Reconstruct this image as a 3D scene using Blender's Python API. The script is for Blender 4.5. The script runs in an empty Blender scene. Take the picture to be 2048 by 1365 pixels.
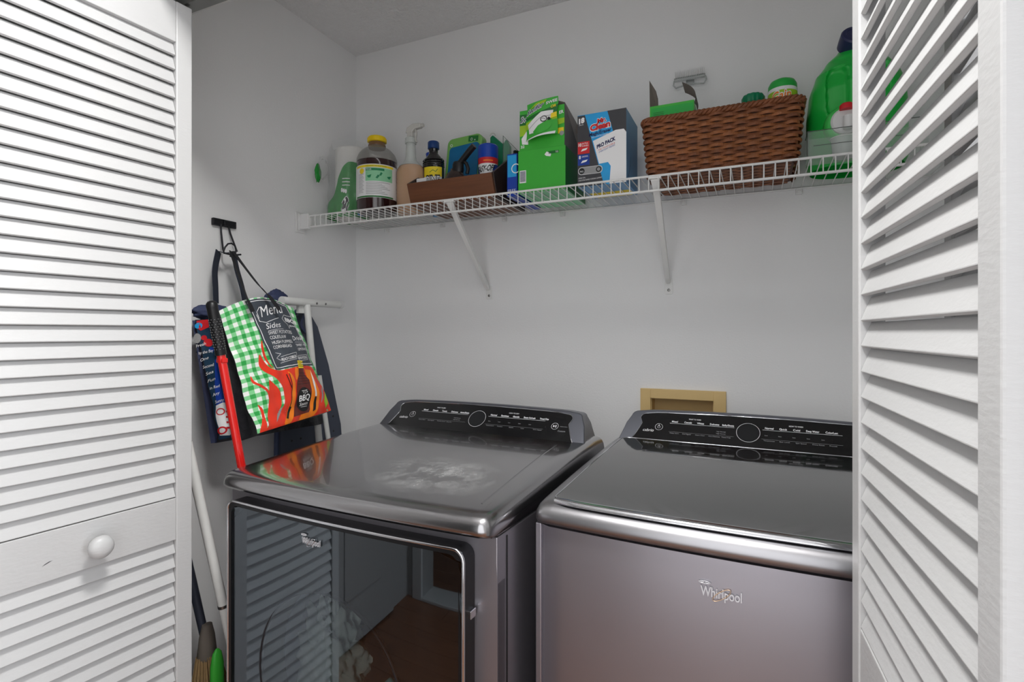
import bpy, bmesh, math, random
from mathutils import Vector, Matrix, noise
random.seed(7)
sc = bpy.context.scene
COL = sc.collection
PI = math.pi

# ------------------------------------------------------------------ camera
F = 1086.0; TH = math.radians(24.3); XC, YC, ZC = 1.51, -1.78, 1.30
cd = bpy.data.cameras.new('camera'); cam = bpy.data.objects.new('camera', cd); COL.objects.link(cam)
cam.location = (XC, YC, ZC); cam.rotation_euler = (PI/2, 0, TH)
cd.sensor_width = 36; cd.lens = 36*F/2048; cd.shift_y = -17.5/2048; cd.clip_start = 0.02
sc.camera = cam
# ------------------------------------------------------------------ world / light / exposure
w = bpy.data.worlds.new('world'); sc.world = w; w.use_nodes = True
bg = w.node_tree.nodes['Background']; bg.inputs[0].default_value = (0.93, 0.96, 1.0, 1); bg.inputs[1].default_value = 1.1
def area(name, loc, size, power, col=(1, 1, 1), target=None, sy=None):
    l = bpy.data.lights.new(name, 'AREA'); l.size = size; l.energy = power; l.color = col
    if sy: l.shape = 'RECTANGLE'; l.size_y = sy
    o = bpy.data.objects.new(name, l); COL.objects.link(o); o.location = loc
    if target: o.rotation_euler = (Vector(target)-Vector(loc)).to_track_quat('-Z', 'Y').to_euler()
    return o
area('hall_lamp_light', (1.15, -1.32, 2.36), 0.26, 17, (1.0, 0.99, 0.97))
area('hall_fill_light', (1.75, -2.27, 1.35), 1.7, 14, (0.95, 0.97, 1.0), (2.0, 0, 1.4), 2.0)  # soft fill added behind the camera; the hall wall has no window there
area('closet_fill_light', (1.0, -.885, 2.36), 1.3, .55, (1.0, 0.99, 0.98), (1.0, -.1, 1.7), .05)  # added unseen fill behind the header, lifts the upper closet walls; no fixture
area('hall_end_fill', (3.8, -1.65, 1.4), 1.0, 44, (0.92, 0.96, 1.0), (0.6, -1.3, 1.2), 2.0)  # extra fill added out of view at the right end, not a fixture
vs = sc.view_settings; vs.view_transform = 'Standard'; vs.look = 'None'; vs.exposure = 0.36; vs.gamma = 1.0
vs.use_curve_mapping = False

# ------------------------------------------------------------------ helpers
def s2l(c): return tuple(((x/255)/12.92 if x/255 <= .04045 else (((x/255)+.055)/1.055)**2.4) for x in c)
def mat(name, rgb, rough=.5, metal=0, bump=0, bscale=60, var=0, vscale=8, trans=0, alpha=1, coat=0, spec=None, ior=1.45, aniso=0, rvar=0, stretch=None, bdist=.01):
    m = bpy.data.materials.new(name); m.use_nodes = True; nt = m.node_tree; b = nt.nodes['Principled BSDF']
    c = s2l(rgb); b.inputs['Base Color'].default_value = (*c, 1)
    b.inputs['Roughness'].default_value = rough; b.inputs['Metallic'].default_value = metal
    b.inputs['IOR'].default_value = ior
    if trans: b.inputs['Transmission Weight'].default_value = trans
    if alpha < 1: b.inputs['Alpha'].default_value = alpha
    if coat: b.inputs['Coat Weight'].default_value = coat; b.inputs['Coat Roughness'].default_value = .04
    if aniso: b.inputs['Anisotropic'].default_value = aniso
    if spec is not None: b.inputs['Specular IOR Level'].default_value = spec
    if bump or var or rvar:
        tc = nt.nodes.new('ShaderNodeTexCoord'); src = tc.outputs['Object']
        if stretch:
            mp = nt.nodes.new('ShaderNodeMapping'); mp.inputs['Scale'].default_value = stretch
            nt.links.new(src, mp.inputs[0]); src = mp.outputs[0]
        if bump:
            n = nt.nodes.new('ShaderNodeTexNoise'); n.inputs['Scale'].default_value = bscale; n.inputs['Detail'].default_value = 4
            nt.links.new(src, n.inputs['Vector'])
            bp = nt.nodes.new('ShaderNodeBump'); bp.inputs['Strength'].default_value = bump; bp.inputs['Distance'].default_value = bdist
            nt.links.new(n.outputs['Fac'], bp.inputs['Height']); nt.links.new(bp.outputs[0], b.inputs['Normal'])
        if var:
            n2 = nt.nodes.new('ShaderNodeTexNoise'); n2.inputs['Scale'].default_value = vscale; n2.inputs['Detail'].default_value = 5
            nt.links.new(src, n2.inputs['Vector'])
            mr = nt.nodes.new('ShaderNodeMix'); mr.data_type = 'RGBA'
            mr.inputs[6].default_value = (*[x*(1-var) for x in c], 1); mr.inputs[7].default_value = (*[min(1, x*(1+var)) for x in c], 1)
            nt.links.new(n2.outputs['Fac'], mr.inputs[0]); nt.links.new(mr.outputs[2], b.inputs['Base Color'])
        if rvar:
            n3 = nt.nodes.new('ShaderNodeTexNoise'); n3.inputs['Scale'].default_value = vscale; n3.inputs['Detail'].default_value = 6
            nt.links.new(src, n3.inputs['Vector'])
            r3 = nt.nodes.new('ShaderNodeMapRange'); r3.inputs[1].default_value = .35; r3.inputs[2].default_value = .75
            r3.inputs[3].default_value = rough; r3.inputs[4].default_value = rough+rvar
            nt.links.new(n3.outputs['Fac'], r3.inputs[0]); nt.links.new(r3.outputs[0], b.inputs['Roughness'])
    return m
def film(name, rgb, alpha, rough=.15):
    """clear or tinted thin plastic: part see-through, part glossy/diffuse"""
    m = bpy.data.materials.new(name); m.use_nodes = True; nt = m.node_tree; b = nt.nodes['Principled BSDF']
    b.inputs['Base Color'].default_value = (*s2l(rgb), 1); b.inputs['Roughness'].default_value = rough
    out = nt.nodes['Material Output']; tr = nt.nodes.new('ShaderNodeBsdfTransparent'); mx = nt.nodes.new('ShaderNodeMixShader')
    mx.inputs[0].default_value = alpha
    nt.links.new(tr.outputs[0], mx.inputs[1]); nt.links.new(b.outputs[0], mx.inputs[2]); nt.links.new(mx.outputs[0], out.inputs[0])
    return m
M = {}
M['wall'] = mat('wall_paint', (233, 233, 233), .75, bump=.08, bscale=180, var=.015, vscale=3)
M['ceil'] = mat('ceiling_texture', (232, 232, 232), .9, bump=.5, bscale=95, var=.03, vscale=40, bdist=.02)
M['door'] = mat('door_paint', (192, 192, 192), .38, bump=.06, bscale=70, var=.015, vscale=6, stretch=(1, 1, 3))
M['trim'] = mat('trim_paint', (206, 206, 205), .4)
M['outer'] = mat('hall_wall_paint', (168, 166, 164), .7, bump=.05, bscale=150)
M['dark'] = mat('dark_room', (28, 27, 27), .8)
M['steel'] = mat('chrome_shadow_metal', (168, 167, 169), .20, 1.0, rvar=.05, vscale=9, coat=.7, bump=.02, bscale=300, bdist=.001)
M['steelsatin'] = mat('satin_cap_metal', (168, 167, 170), .34, 1.0)
M['steel2'] = mat('front_panel_metal', (166, 163, 170), .36, .9, rvar=.05, vscale=4)
M['chrome'] = mat('polished_chrome', (220, 221, 225), .12, 1)
M['dkmetal'] = mat('dark_recess_metal', (52, 52, 54), .35, .8)
M['console'] = mat('console_frame_metal', (112, 114, 122), .36, .85)
M['blackgloss'] = mat('black_console_glass', (14, 14, 16), .1, 0, coat=.5, rvar=.1, vscale=30)
M['lidglass'] = mat('black_lid_glass', (26, 26, 27), .07, 0, coat=.8, rvar=.10, vscale=14, ior=1.7)
M['display'] = mat('display_grey', (30, 31, 33), .15)
M['print'] = mat('console_print', (225, 226, 230), .5)
M['printdim'] = mat('console_print_dim', (125, 126, 130), .5)
M['badge'] = mat('badge_metal', (214, 214, 218), .45, .55)
M['copper'] = mat('copper_ring', (214, 182, 150), .4, .5)
M['wirewhite'] = mat('white_vinyl_wire', (226, 226, 224), .4)
M['whiteplastic'] = mat('white_plastic', (225, 225, 224), .35)
M['tube'] = mat('white_enamel_tube', (222, 223, 220), .35, var=.05, vscale=40)
M['black'] = mat('black_plastic', (24, 24, 26), .4)
M['blackmetal'] = mat('black_metal', (40, 40, 44), .35, .5)
M['webbing'] = mat('black_webbing', (30, 30, 33), .8, bump=.3, bscale=600, bdist=.001)
M['navyweb'] = mat('navy_webbing', (38, 44, 58), .75, bump=.3, bscale=500, bdist=.001)
M['navy'] = mat('navy_nylon', (52, 60, 92), .6, var=.2, vscale=20, bump=.2, bscale=30)
M['denim'] = mat('navy_cover_cloth', (74, 84, 112), .8, var=.08, vscale=30)
M['boardgrey'] = mat('grey_perforated_steel', (72, 78, 92), .45, .3)
M['bagblack'] = mat('black_woven_plastic', (38, 38, 42), .38, bump=.6, bscale=45, bdist=.006, var=.3, vscale=60)
M['red'] = mat('red_enamel', (222, 34, 30), .22, coat=.5)
M['wood'] = mat('walnut_wood', (108, 66, 42), .42, var=.35, vscale=6, stretch=(1.5, 12, 22))
M['wooddark'] = mat('dark_walnut_end', (50, 36, 30), .45, var=.35, vscale=6, stretch=(12, 1.5, 22))
M['wicker'] = mat('wicker_brown', (122, 72, 42), .55, var=.55, vscale=26, bump=.3, bscale=120)
M['wickerdk'] = mat('wicker_dark', (78, 46, 28), .6, var=.4, vscale=40)
M['yellow'] = mat('yellow_plastic', (238, 205, 20), .35)
M['blue'] = mat('blue_plastic', (24, 66, 170), .3)
M['dkblue'] = mat('dark_blue_plastic', (20, 60, 120), .35)
M['navycap'] = mat('navy_cap', (38, 44, 84), .4)
M['green'] = mat('green_carton', (62, 176, 58), .4, var=.04)
M['green2'] = mat('deep_green_carton', (28, 112, 44), .4)
M['lime'] = mat('lime_print', (158, 200, 40), .5)
M['gbottle'] = mat('green_bottle_plastic', (26, 178, 66), .28, trans=.0, var=.06, vscale=6)
M['gbottle2'] = mat('green_bottle_light', (70, 200, 90), .3)
M['teal'] = mat('teal_green_cap', (0, 120, 80), .4)
M['white'] = mat('white_carton', (232, 232, 232), .5)
M['paper'] = mat('paper_towel', (228, 226, 222), .9, bump=.3, bscale=150)
M['cyan'] = mat('cyan_carton', (40, 160, 222), .4)
M['cyan2'] = mat('pale_blue_carton', (110, 160, 205), .45)
M['char'] = mat('charcoal_carton', (62, 62, 66), .45)
M['redink'] = mat('red_ink', (205, 36, 44), .5)
M['blueink'] = mat('blue_ink', (24, 60, 150), .5)
M['navyink'] = mat('navy_ink', (24, 34, 84), .5)
M['yellowink'] = mat('yellow_ink', (240, 214, 40), .5)
M['orangeink'] = mat('orange_ink', (240, 130, 30), .45)
M['flame'] = mat('flame_red_ink', (226, 58, 36), .35)
M['blackink'] = mat('black_ink', (20, 20, 20), .5)
M['greyink'] = mat('grey_ink', (150, 150, 150), .5)
M['whiteink'] = mat('white_ink', (238, 238, 238), .45)
M['chalk'] = mat('chalkboard_ink', (66, 72, 80), .45, var=.2, vscale=30)
M['brownink'] = mat('sauce_brown_ink', (96, 34, 28), .4)
M['amber'] = mat('dark_amber_liquid', (46, 22, 22), .12, coat=.6)
M['amber2'] = mat('amber_neck', (120, 90, 60), .25)
M['clear'] = film('clear_plastic', (205, 215, 210), .13, .12)
M['film'] = film('crinkled_film', (205, 210, 208), .17, .12)
M['clearedge'] = film('clear_plastic_edge', (90, 96, 94), .75, .2)
M['frost'] = film('frosted_plastic', (214, 220, 216), .6, .35)
M['tan'] = mat('peach_cleaner', (206, 172, 142), .3, var=.05)
M['blackbottle'] = mat('black_bottle', (26, 24, 24), .12, coat=.6)
M['kraft'] = mat('bare_cardboard', (120, 112, 104), .8)
M['cream'] = mat('cream_plastic', (216, 186, 128), .5, var=.05, vscale=20)
M['creamdk'] = mat('recess_plastic', (150, 128, 92), .6)
M['straw'] = mat('straw_bristle', (150, 122, 84), .8, var=.3, vscale=60)
M['floor'] = None
M['steeldust'] = None
M['cloth'] = mat('teal_cloth', (150, 215, 210), .9, var=.1, vscale=20)
M['cloth2'] = mat('pale_cloth', (214, 226, 214), .9, var=.1, vscale=20)
M['drum'] = mat('drum_steel', (120, 130, 150), .3, .8)
M['screw'] = mat('screw_metal', (140, 140, 138), .3, 1)
M['shade'] = mat('lamp_glass', (240, 240, 236), .4)
em = bpy.data.materials.new('lamp_glow'); em.use_nodes = True
em.node_tree.nodes['Principled BSDF'].inputs['Emission Color'].default_value = (1, .98, .95, 1)
em.node_tree.nodes['Principled BSDF'].inputs['Emission Strength'].default_value = 2.5
M['glow'] = em

def plankmat():
    m = bpy.data.materials.new('hall_floorboards'); m.use_nodes = True; nt = m.node_tree; b = nt.nodes['Principled BSDF']
    tc = nt.nodes.new('ShaderNodeTexCoord'); mp = nt.nodes.new('ShaderNodeMapping'); mp.inputs['Scale'].default_value = (1.4, 14, 4)
    n = nt.nodes.new('ShaderNodeTexNoise'); n.inputs['Scale'].default_value = 3; n.inputs['Detail'].default_value = 6
    cr = nt.nodes.new('ShaderNodeValToRGB'); cr.color_ramp.elements[0].color = (*s2l((104, 66, 44)), 1); cr.color_ramp.elements[1].color = (*s2l((160, 108, 76)), 1)
    nt.links.new(tc.outputs['Object'], mp.inputs[0]); nt.links.new(mp.outputs[0], n.inputs['Vector']); nt.links.new(n.outputs['Fac'], cr.inputs[0])
    nt.links.new(cr.outputs[0], b.inputs['Base Color']); b.inputs['Roughness'].default_value = .3
    return m
M['floor'] = plankmat()
def gingham():
    m = bpy.data.materials.new('green_gingham_print'); m.use_nodes = True; nt = m.node_tree; b = nt.nodes['Principled BSDF']
    b.inputs['Roughness'].default_value = .35
    uv = nt.nodes.new('ShaderNodeUVMap'); sp = nt.nodes.new('ShaderNodeSeparateXYZ'); nt.links.new(uv.outputs[0], sp.inputs[0])
    outs = []
    for k, sc_ in ((0, 11), (1, 15)):
        a = nt.nodes.new('ShaderNodeMath'); a.operation = 'MULTIPLY'; a.inputs[1].default_value = sc_; nt.links.new(sp.outputs[k], a.inputs[0])
        f = nt.nodes.new('ShaderNodeMath'); f.operation = 'FRACT'; nt.links.new(a.outputs[0], f.inputs[0])
        g = nt.nodes.new('ShaderNodeMath'); g.operation = 'GREATER_THAN'; g.inputs[1].default_value = .5; nt.links.new(f.outputs[0], g.inputs[0]); outs.append(g)
    ad = nt.nodes.new('ShaderNodeMath'); ad.operation = 'ADD'; nt.links.new(outs[0].outputs[0], ad.inputs[0]); nt.links.new(outs[1].outputs[0], ad.inputs[1])
    h = nt.nodes.new('ShaderNodeMath'); h.operation = 'MULTIPLY'; h.inputs[1].default_value = .5; nt.links.new(ad.outputs[0], h.inputs[0])
    cr = nt.nodes.new('ShaderNodeValToRGB'); cr.color_ramp.interpolation = 'CONSTANT'
    e = cr.color_ramp.elements; e[0].color = (*s2l((236, 240, 234)), 1); e[1].position = .3; e[1].color = (*s2l((128, 205, 142)), 1)
    e2 = e.new(.8); e2.color = (*s2l((48, 160, 74)), 1)
    nt.links.new(h.outputs[0], cr.inputs[0]); nt.links.new(cr.outputs[0], b.inputs['Base Color'])
    return m
M['gingham'] = gingham()
def dusty():
    m = M['steel'].copy(); m.name = 'dusty_shadow_metal'; nt = m.node_tree; b = nt.nodes['Principled BSDF']
    tc = nt.nodes.new('ShaderNodeTexCoord'); sub = nt.nodes.new('ShaderNodeVectorMath'); sub.operation = 'SUBTRACT'; sub.inputs[1].default_value = (.50, .17, .97)
    sca = nt.nodes.new('ShaderNodeVectorMath'); sca.operation = 'MULTIPLY'; sca.inputs[1].default_value = (1, 1.5, 1)
    ln = nt.nodes.new('ShaderNodeVectorMath'); ln.operation = 'LENGTH'
    nt.links.new(tc.outputs['Object'], sub.inputs[0]); nt.links.new(sub.outputs[0], sca.inputs[0]); nt.links.new(sca.outputs[0], ln.inputs[0])
    mr = nt.nodes.new('ShaderNodeMapRange'); mr.inputs[1].default_value = .19; mr.inputs[2].default_value = .0; nt.links.new(ln.outputs['Value'], mr.inputs[0])
    n = nt.nodes.new('ShaderNodeTexNoise'); n.inputs['Scale'].default_value = 16; n.inputs['Detail'].default_value = 8; n.inputs['Roughness'].default_value = .75; nt.links.new(tc.outputs['Object'], n.inputs['Vector'])
    r2 = nt.nodes.new('ShaderNodeMapRange'); r2.inputs[1].default_value = .42; r2.inputs[2].default_value = .75; nt.links.new(n.outputs['Fac'], r2.inputs[0])
    mu = nt.nodes.new('ShaderNodeMath'); mu.operation = 'MULTIPLY'; nt.links.new(mr.outputs[0], mu.inputs[0]); nt.links.new(r2.outputs[0], mu.inputs[1])
    d = nt.nodes.new('ShaderNodeBsdfDiffuse'); d.inputs[0].default_value = (.5, .5, .5, 1)
    mx = nt.nodes.new('ShaderNodeMixShader'); nt.links.new(mu.outputs[0], mx.inputs[0]); nt.links.new(b.outputs[0], mx.inputs[1]); nt.links.new(d.outputs[0], mx.inputs[2])
    nt.links.new(mx.outputs[0], nt.nodes['Material Output'].inputs[0]); return m
M['steeldust'] = dusty()
def doorglass():
    m = bpy.data.materials.new('smoked_door_glass'); m.use_nodes = True; nt = m.node_tree
    nt.nodes.remove(nt.nodes['Principled BSDF']); out = nt.nodes['Material Output']
    tr = nt.nodes.new('ShaderNodeBsdfTransparent'); tr.inputs[0].default_value = (.86, .9, .92, 1)
    gl = nt.nodes.new('ShaderNodeBsdfGlossy'); gl.inputs['Roughness'].default_value = .02; gl.inputs[0].default_value = (.80, .90, 1, 1)
    fr = nt.nodes.new('ShaderNodeFresnel'); fr.inputs[0].default_value = 2.15
    mx = nt.nodes.new('ShaderNodeMixShader')
    nt.links.new(fr.outputs[0], mx.inputs[0]); nt.links.new(tr.outputs[0], mx.inputs[1]); nt.links.new(gl.outputs[0], mx.inputs[2]); nt.links.new(mx.outputs[0], out.inputs[0])
    return m
M['doorglass'] = doorglass()

class MB:
    def __init__(s): s.v = []; s.f = []; s.m = []; s.uv = {}
    def add(s, vs, fs, mi=0, T=None):
        o = len(s.v)
        for p in vs:
            p = Vector(p); s.v.append(T @ p if T else p)
        for f in fs: s.f.append([i+o for i in f]); s.m.append(mi)
        return s
    def box(s, x0, x1, y0, y1, z0, z1, mi=0, T=None, mf=None):
        vs = [(x0, y0, z0), (x1, y0, z0), (x1, y1, z0), (x0, y1, z0), (x0, y0, z1), (x1, y0, z1), (x1, y1, z1), (x0, y1, z1)]
        fs = [(0, 3, 2, 1), (4, 5, 6, 7), (0, 1, 5, 4), (1, 2, 6, 5), (2, 3, 7, 6), (3, 0, 4, 7)]  # bottom top front right back left
        s.add(vs, fs, mi, T)
        if mf:
            for k, q in enumerate(mf): s.m[len(s.m)-6+k] = q
        return s
    def lathe(s, prof, n=32, c=(0, 0, 0), mi=0, sx=1, sy=1, T=None, mis=None, cap=True):
        vs = []; fs = []
        for (r, z) in prof:
            for k in range(n):
                a = 2*PI*k/n; vs.append((c[0]+r*sx*math.cos(a), c[1]+r*sy*math.sin(a), c[2]+z))
        st = len(s.m)
        for i in range(len(prof)-1):
            for k in range(n):
                k2 = (k+1) % n; fs.append((i*n+k, i*n+k2, (i+1)*n+k2, (i+1)*n+k))
        if cap:
            fs.append(tuple(range(n-1, -1, -1))); fs.append(tuple((len(prof)-1)*n+k for k in range(n)))
        s.add(vs, fs, mi, T)
        if mis:
            for i in range(len(prof)-1):
                for k in range(n): s.m[st+i*n+k] = mis[i]
        return s
    def cyl(s, p0, p1, r, n=16, mi=0, r1=None): return s.tube([p0, p1], r, n, mi, r1=r1)
    def tube(s, pts, r, n=8, mi=0, closed=False, r1=None, flat=None, up=None):
        pts = [Vector(p) for p in pts]; N = len(pts); vs = []; fs = []
        prev = None
        for i, p in enumerate(pts):
            if closed: t = (pts[(i+1) % N]-pts[i-1]).normalized()
            else: t = (pts[min(i+1, N-1)]-pts[max(i-1, 0)]).normalized()
            if up is not None: a = Vector(up).cross(t)
            elif prev is None:
                a = t.cross(Vector((0, 0, 1)))
                if a.length < 1e-3: a = t.cross(Vector((0, 1, 0)))
            else: a = prev - t*prev.dot(t)
            a.normalize(); prev = a; b = t.cross(a)
            rr = r if r1 is None else r+(r1-r)*i/(N-1)
            ra, rb = (rr, rr) if flat is None else flat
            for k in range(n):
                q = 2*PI*k/n + (PI/4 if n == 4 else 0)
                vs.append(p+a*ra*math.cos(q)+b*rb*math.sin(q))
        for i in range(N if closed else N-1):
            j = (i+1) % N
            for k in range(n):
                k2 = (k+1) % n; fs.append((i*n+k, j*n+k, j*n+k2, i*n+k2))
        if not closed: fs.append(tuple(range(n))); fs.append(tuple((N-1)*n+k for k in range(n-1, -1, -1)))
        return s.add(vs, fs, mi)
    def prism(s, poly, h0, h1, fn, mi=0):
        """poly 2D, fn(x,y,h)->3D"""
        n = len(poly); vs = [fn(x, y, h0) for x, y in poly]+[fn(x, y, h1) for x, y in poly]
        fs = [tuple(range(n-1, -1, -1)), tuple(range(n, 2*n))]+[(i, (i+1) % n, n+(i+1) % n, n+i) for i in range(n)]
        return s.add(vs, fs, mi)
    def grid(s, fn, nu, nv, mi=0):
        vs = [fn(i/nu, j/nv) for j in range(nv+1) for i in range(nu+1)]
        fs = [(j*(nu+1)+i, j*(nu+1)+i+1, (j+1)*(nu+1)+i+1, (j+1)*(nu+1)+i) for j in range(nv) for i in range(nu)]
        return s.add(vs, fs, mi)
    def build(s, name, mats, parent=None, smooth=0, bevel=0, seg=2, kind=None, loc=None, wn=True):
        me = bpy.data.meshes.new(name)
        me.from_pydata([tuple(v) for v in s.v], [], s.f)
        if not isinstance(mats, (list, tuple)): mats = [mats]
        for m in mats: me.materials.append(M[m] if isinstance(m, str) else m)
        for p, mi in zip(me.polygons, s.m): p.material_index = mi
        me.validate(); me.update()
        bm = bmesh.new(); bm.from_mesh(me); bmesh.ops.recalc_face_normals(bm, faces=bm.faces); bm.to_mesh(me); bm.free()
        if smooth:
            for p in me.polygons: p.use_smooth = True
            me.set_sharp_from_angle(angle=math.radians(smooth))
        o = bpy.data.objects.new(name, me); COL.objects.link(o)
        if parent: o.parent = parent
        if loc: o.location = loc
        if kind: o['kind'] = kind
        if bevel:
            b = o.modifiers.new('bevel', 'BEVEL'); b.width = bevel; b.segments = seg; b.limit_method = 'ANGLE'; b.angle_limit = math.radians(35)
        return o
def thing(name, label, cat, loc=(0, 0, 0), rz=0, group=None):
    o = bpy.data.objects.new(name, None); COL.objects.link(o); o.empty_display_size = .05
    o.location = loc; o.rotation_euler = (0, 0, rz); o['label'] = label; o['category'] = cat
    if group: o['group'] = group
    return o
def tag(o, label, cat, group=None):
    o['label'] = label; o['category'] = cat
    if group: o['group'] = group
    return o
def copyob(o, parent=None, **kw):
    c = o.copy(); COL.objects.link(c)
    if parent: c.parent = parent
    for k, v in kw.items(): setattr(c, k, v)
    return c
def ray(px, py):
    t = (px-1024)/F; phi = math.atan(t)-TH
    return math.tan(phi), math.cos(math.atan(t))/math.cos(phi)
def at_y(px, py, Y):
    tn, r = ray(px, py); d = Y-YC; return Vector((XC+d*tn, Y, ZC+(665-py)/F*r*d))
def at_x(px, py, X):
    tn, r = ray(px, py); d = (X-XC)/tn; return Vector((X, YC+d, ZC+(665-py)/F*r*d))

_tc = {}
def textgeo(s, shear=0, bold=0):
    """text as flat mesh normalised: width 1, cap height 1 (baseline at 0)"""
    k = (s, shear, bold)
    if k in _tc: return _tc[k]
    cu = bpy.data.curves.new('t', 'FONT'); cu.body = s; cu.shear = shear; cu.offset = bold; cu.resolution_u = 3; cu.fill_mode = 'FRONT'
    cu.size = 1
    ob = bpy.data.objects.new('t', cu); COL.objects.link(ob)
    dg = bpy.context.evaluated_depsgraph_get(); me = bpy.data.meshes.new_from_object(ob.evaluated_get(dg))
    vs = [(v.co.x, v.co.y) for v in me.vertices]; fs = [tuple(p.vertices) for p in me.polygons]
    bpy.data.objects.remove(ob); bpy.data.curves.remove(cu); bpy.data.meshes.remove(me)
    x0 = min(v[0] for v in vs); x1 = max(v[0] for v in vs); W = x1-x0
    vs = [((x-x0)/W, y/.70) for x, y in vs]
    _tc[k] = (vs, fs, W/.70); return _tc[k]
class Print:
    """flat print laid on a surface: art (x,y) -> fn(x,y,offset)"""
    def __init__(s, fn, step=None, base=.0006): s.mb = MB(); s.fn = fn; s.mats = []; s.lay = 0; s.step = step; s.base = base
    def mi(s, m):
        if m not in s.mats: s.mats.append(m)
        return s.mats.index(m)
    def poly(s, pts, m, lay=None):
        off = s.base*(1+(s.lay if lay is None else lay)); 
        bm = bmesh.new(); vv = [bm.verts.new((x, y, 0)) for x, y in pts]; bm.faces.new(vv)
        bmesh.ops.triangulate(bm, faces=bm.faces[:])
        if s.step:
            for _ in range(5):
                es = [e for e in bm.edges if e.calc_length() > s.step]
                if not es: break
                bmesh.ops.subdivide_edges(bm, edges=es, cuts=1); bmesh.ops.triangulate(bm, faces=bm.faces[:])
        bm.verts.index_update()
        s.mb.add([s.fn(v.co.x, v.co.y, off) for v in bm.verts], [tuple(v.index for v in f.verts) for f in bm.faces], s.mi(m)); bm.free()
        return s
    def rect(s, x0, y0, x1, y1, m, lay=None): return s.poly([(x0, y0), (x1, y0), (x1, y1), (x0, y1)], m, lay)
    def circ(s, x, y, r, m, lay=None, ry=None, n=24): return s.poly([(x+r*math.cos(2*PI*k/n), y+(ry or r)*math.sin(2*PI*k/n)) for k in range(n)], m, lay)
    def ring(s, x, y, r, wd, m, lay=None, ry=None, rot=0, n=40):
        ry = ry or r; off = s.base*(1+(s.lay if lay is None else lay)); vs = []
        for k in range(n):
            a = 2*PI*k/n
            for q in (1, 0):
                X = (r-q*wd)*math.cos(a); Y = (ry-q*wd)*math.sin(a)
                vs.append(s.fn(x+X*math.cos(rot)-Y*math.sin(rot), y+X*math.sin(rot)+Y*math.cos(rot), off))
        s.mb.add(vs, [(2*k, 2*((k+1) % n), 2*((k+1) % n)+1, 2*k+1) for k in range(n)], s.mi(m)); return s
    def line(s, pts, wd, m, lay=None):
        for (a, b) in zip(pts[:-1], pts[1:]):
            d = Vector((b[0]-a[0], b[1]-a[1])); n = Vector((-d.y, d.x)).normalized()*wd/2
            s.poly([(a[0]+n.x, a[1]+n.y), (a[0]-n.x, a[1]-n.y), (b[0]-n.x, b[1]-n.y), (b[0]+n.x, b[1]+n.y)], m, lay)
        return s
    def text(s, t, p0, p1, up, m, lay=None, shear=0, bold=0):
        """baseline from p0 to p1, up = vector of one cap height"""
        vs, fs, asp = textgeo(t, shear, bold); off = s.base*(1+(s.lay if lay is None else lay))
        dx, dy = p1[0]-p0[0], p1[1]-p0[1]
        s.mb.add([s.fn(p0[0]+x*dx+y*up[0], p0[1]+x*dy+y*up[1], off) for x, y in vs], fs, s.mi(m)); return s
    def build(s, name, parent): return s.mb.build(name, s.mats, parent)
def face_xz(y, x0=0, z0=0):   # print on a face looking toward -Y
    return lambda a, b, o: (x0+a, y-o, z0+b)

# ================================================================== SETTING
def struct(name, mb, m, parent=None, **k):
    o = mb.build(name, m, parent, **k); o['kind'] = 'structure'; return o
H = 2.44
struct('wall_back', MB().box(-.12, 1.197, 0, .12, 0, H).box(1.389, 2.2, 0, .12, 0, H).box(1.197, 1.389, 0, .12, 0, .955).box(1.197, 1.389, 0, .12, 1.09, H), 'wall')
struct('wall_left', MB().box(-.12, 0, -1.02, 0, 0, H), 'wall')
struct('wall_right', MB().box(1.98, 2.1, -1.02, 0, 0, H), 'wall')
struct('ceiling', MB().box(-1.2, 4.2, -3.4, .12, H, H+.1), 'ceil')
# front wall of the closet: header and returns
struct('wall_front', MB().box(-.2, .235, -1.02, -.90, 0, H).box(1.87, 4.2, -1.02, -.90, 0, H).box(.235, 1.87, -1.02, -.90, 2.07, H), ['trim'])
struct('trim_1', MB().box(.170, .240, -1.035, -1.0205, 0, 2.14), 'trim', bevel=.003)
struct('trim_2', MB().box(1.865, 1.935, -1.035, -1.0205, 0, 2.14), 'trim', bevel=.003)
struct('trim_3', MB().box(.240, 1.865, -1.035, -1.0205, 2.068, 2.14), 'trim', bevel=.003)
struct('trim_4', MB().box(.245, 1.86, -.955, -.925, 2.052, 2.069), 'screw')
# hall floor with single boards
fl = struct('floor', MB().box(-2.1, 4.1, -3.3, .0, -.03, -.006), 'floor')
random.seed(3)
bd = MB().box(0, 1.5, 0, .108, -.006, 0).build('floor_board', 'floor', fl, bevel=.0012, seg=1)
first = True
for j in range(22):
    y = -3.28+j*.11; x = -1.0-random.random()*1.2
    while x < 4.0:
        o = bd if first else copyob(bd, fl)
        first = False; o.location = (x, y, 0); x += 1.503
struct('wall_hall', MB().box(-.22, .02, -2.42, -2.30, 0, H).box(.78, 4.2, -2.42, -2.30, 0, H).box(.02, .78, -2.42, -2.30, 2.05, H), 'outer')
struct('wall_dark_room', MB().box(-.5, 1.4, -3.3, -3.2, 0, H).box(-.6, -.5, -3.3, -2.42, 0, H).box(1.4, 1.5, -3.3, -2.42, 0, H), 'dark')
struct('trim_5', MB().box(-.05, .02, -2.30, -2.28, 0, 2.12), 'trim', bevel=.004)
struct('trim_6', MB().box(.78, .85, -2.30, -2.28, 0, 2.12), 'trim', bevel=.004)
struct('trim_7', MB().box(.02, .78, -2.42, -2.28, 0, .018), 'trim', bevel=.004)
struct('baseboard_hall', MB().box(.85, 4.0, -2.30, -2.285, 0, .11), 'trim', bevel=.003)
struct('wall_hall_left', MB().box(-.22, -.10, -2.30, -1.02, 0, H), 'outer')
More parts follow.
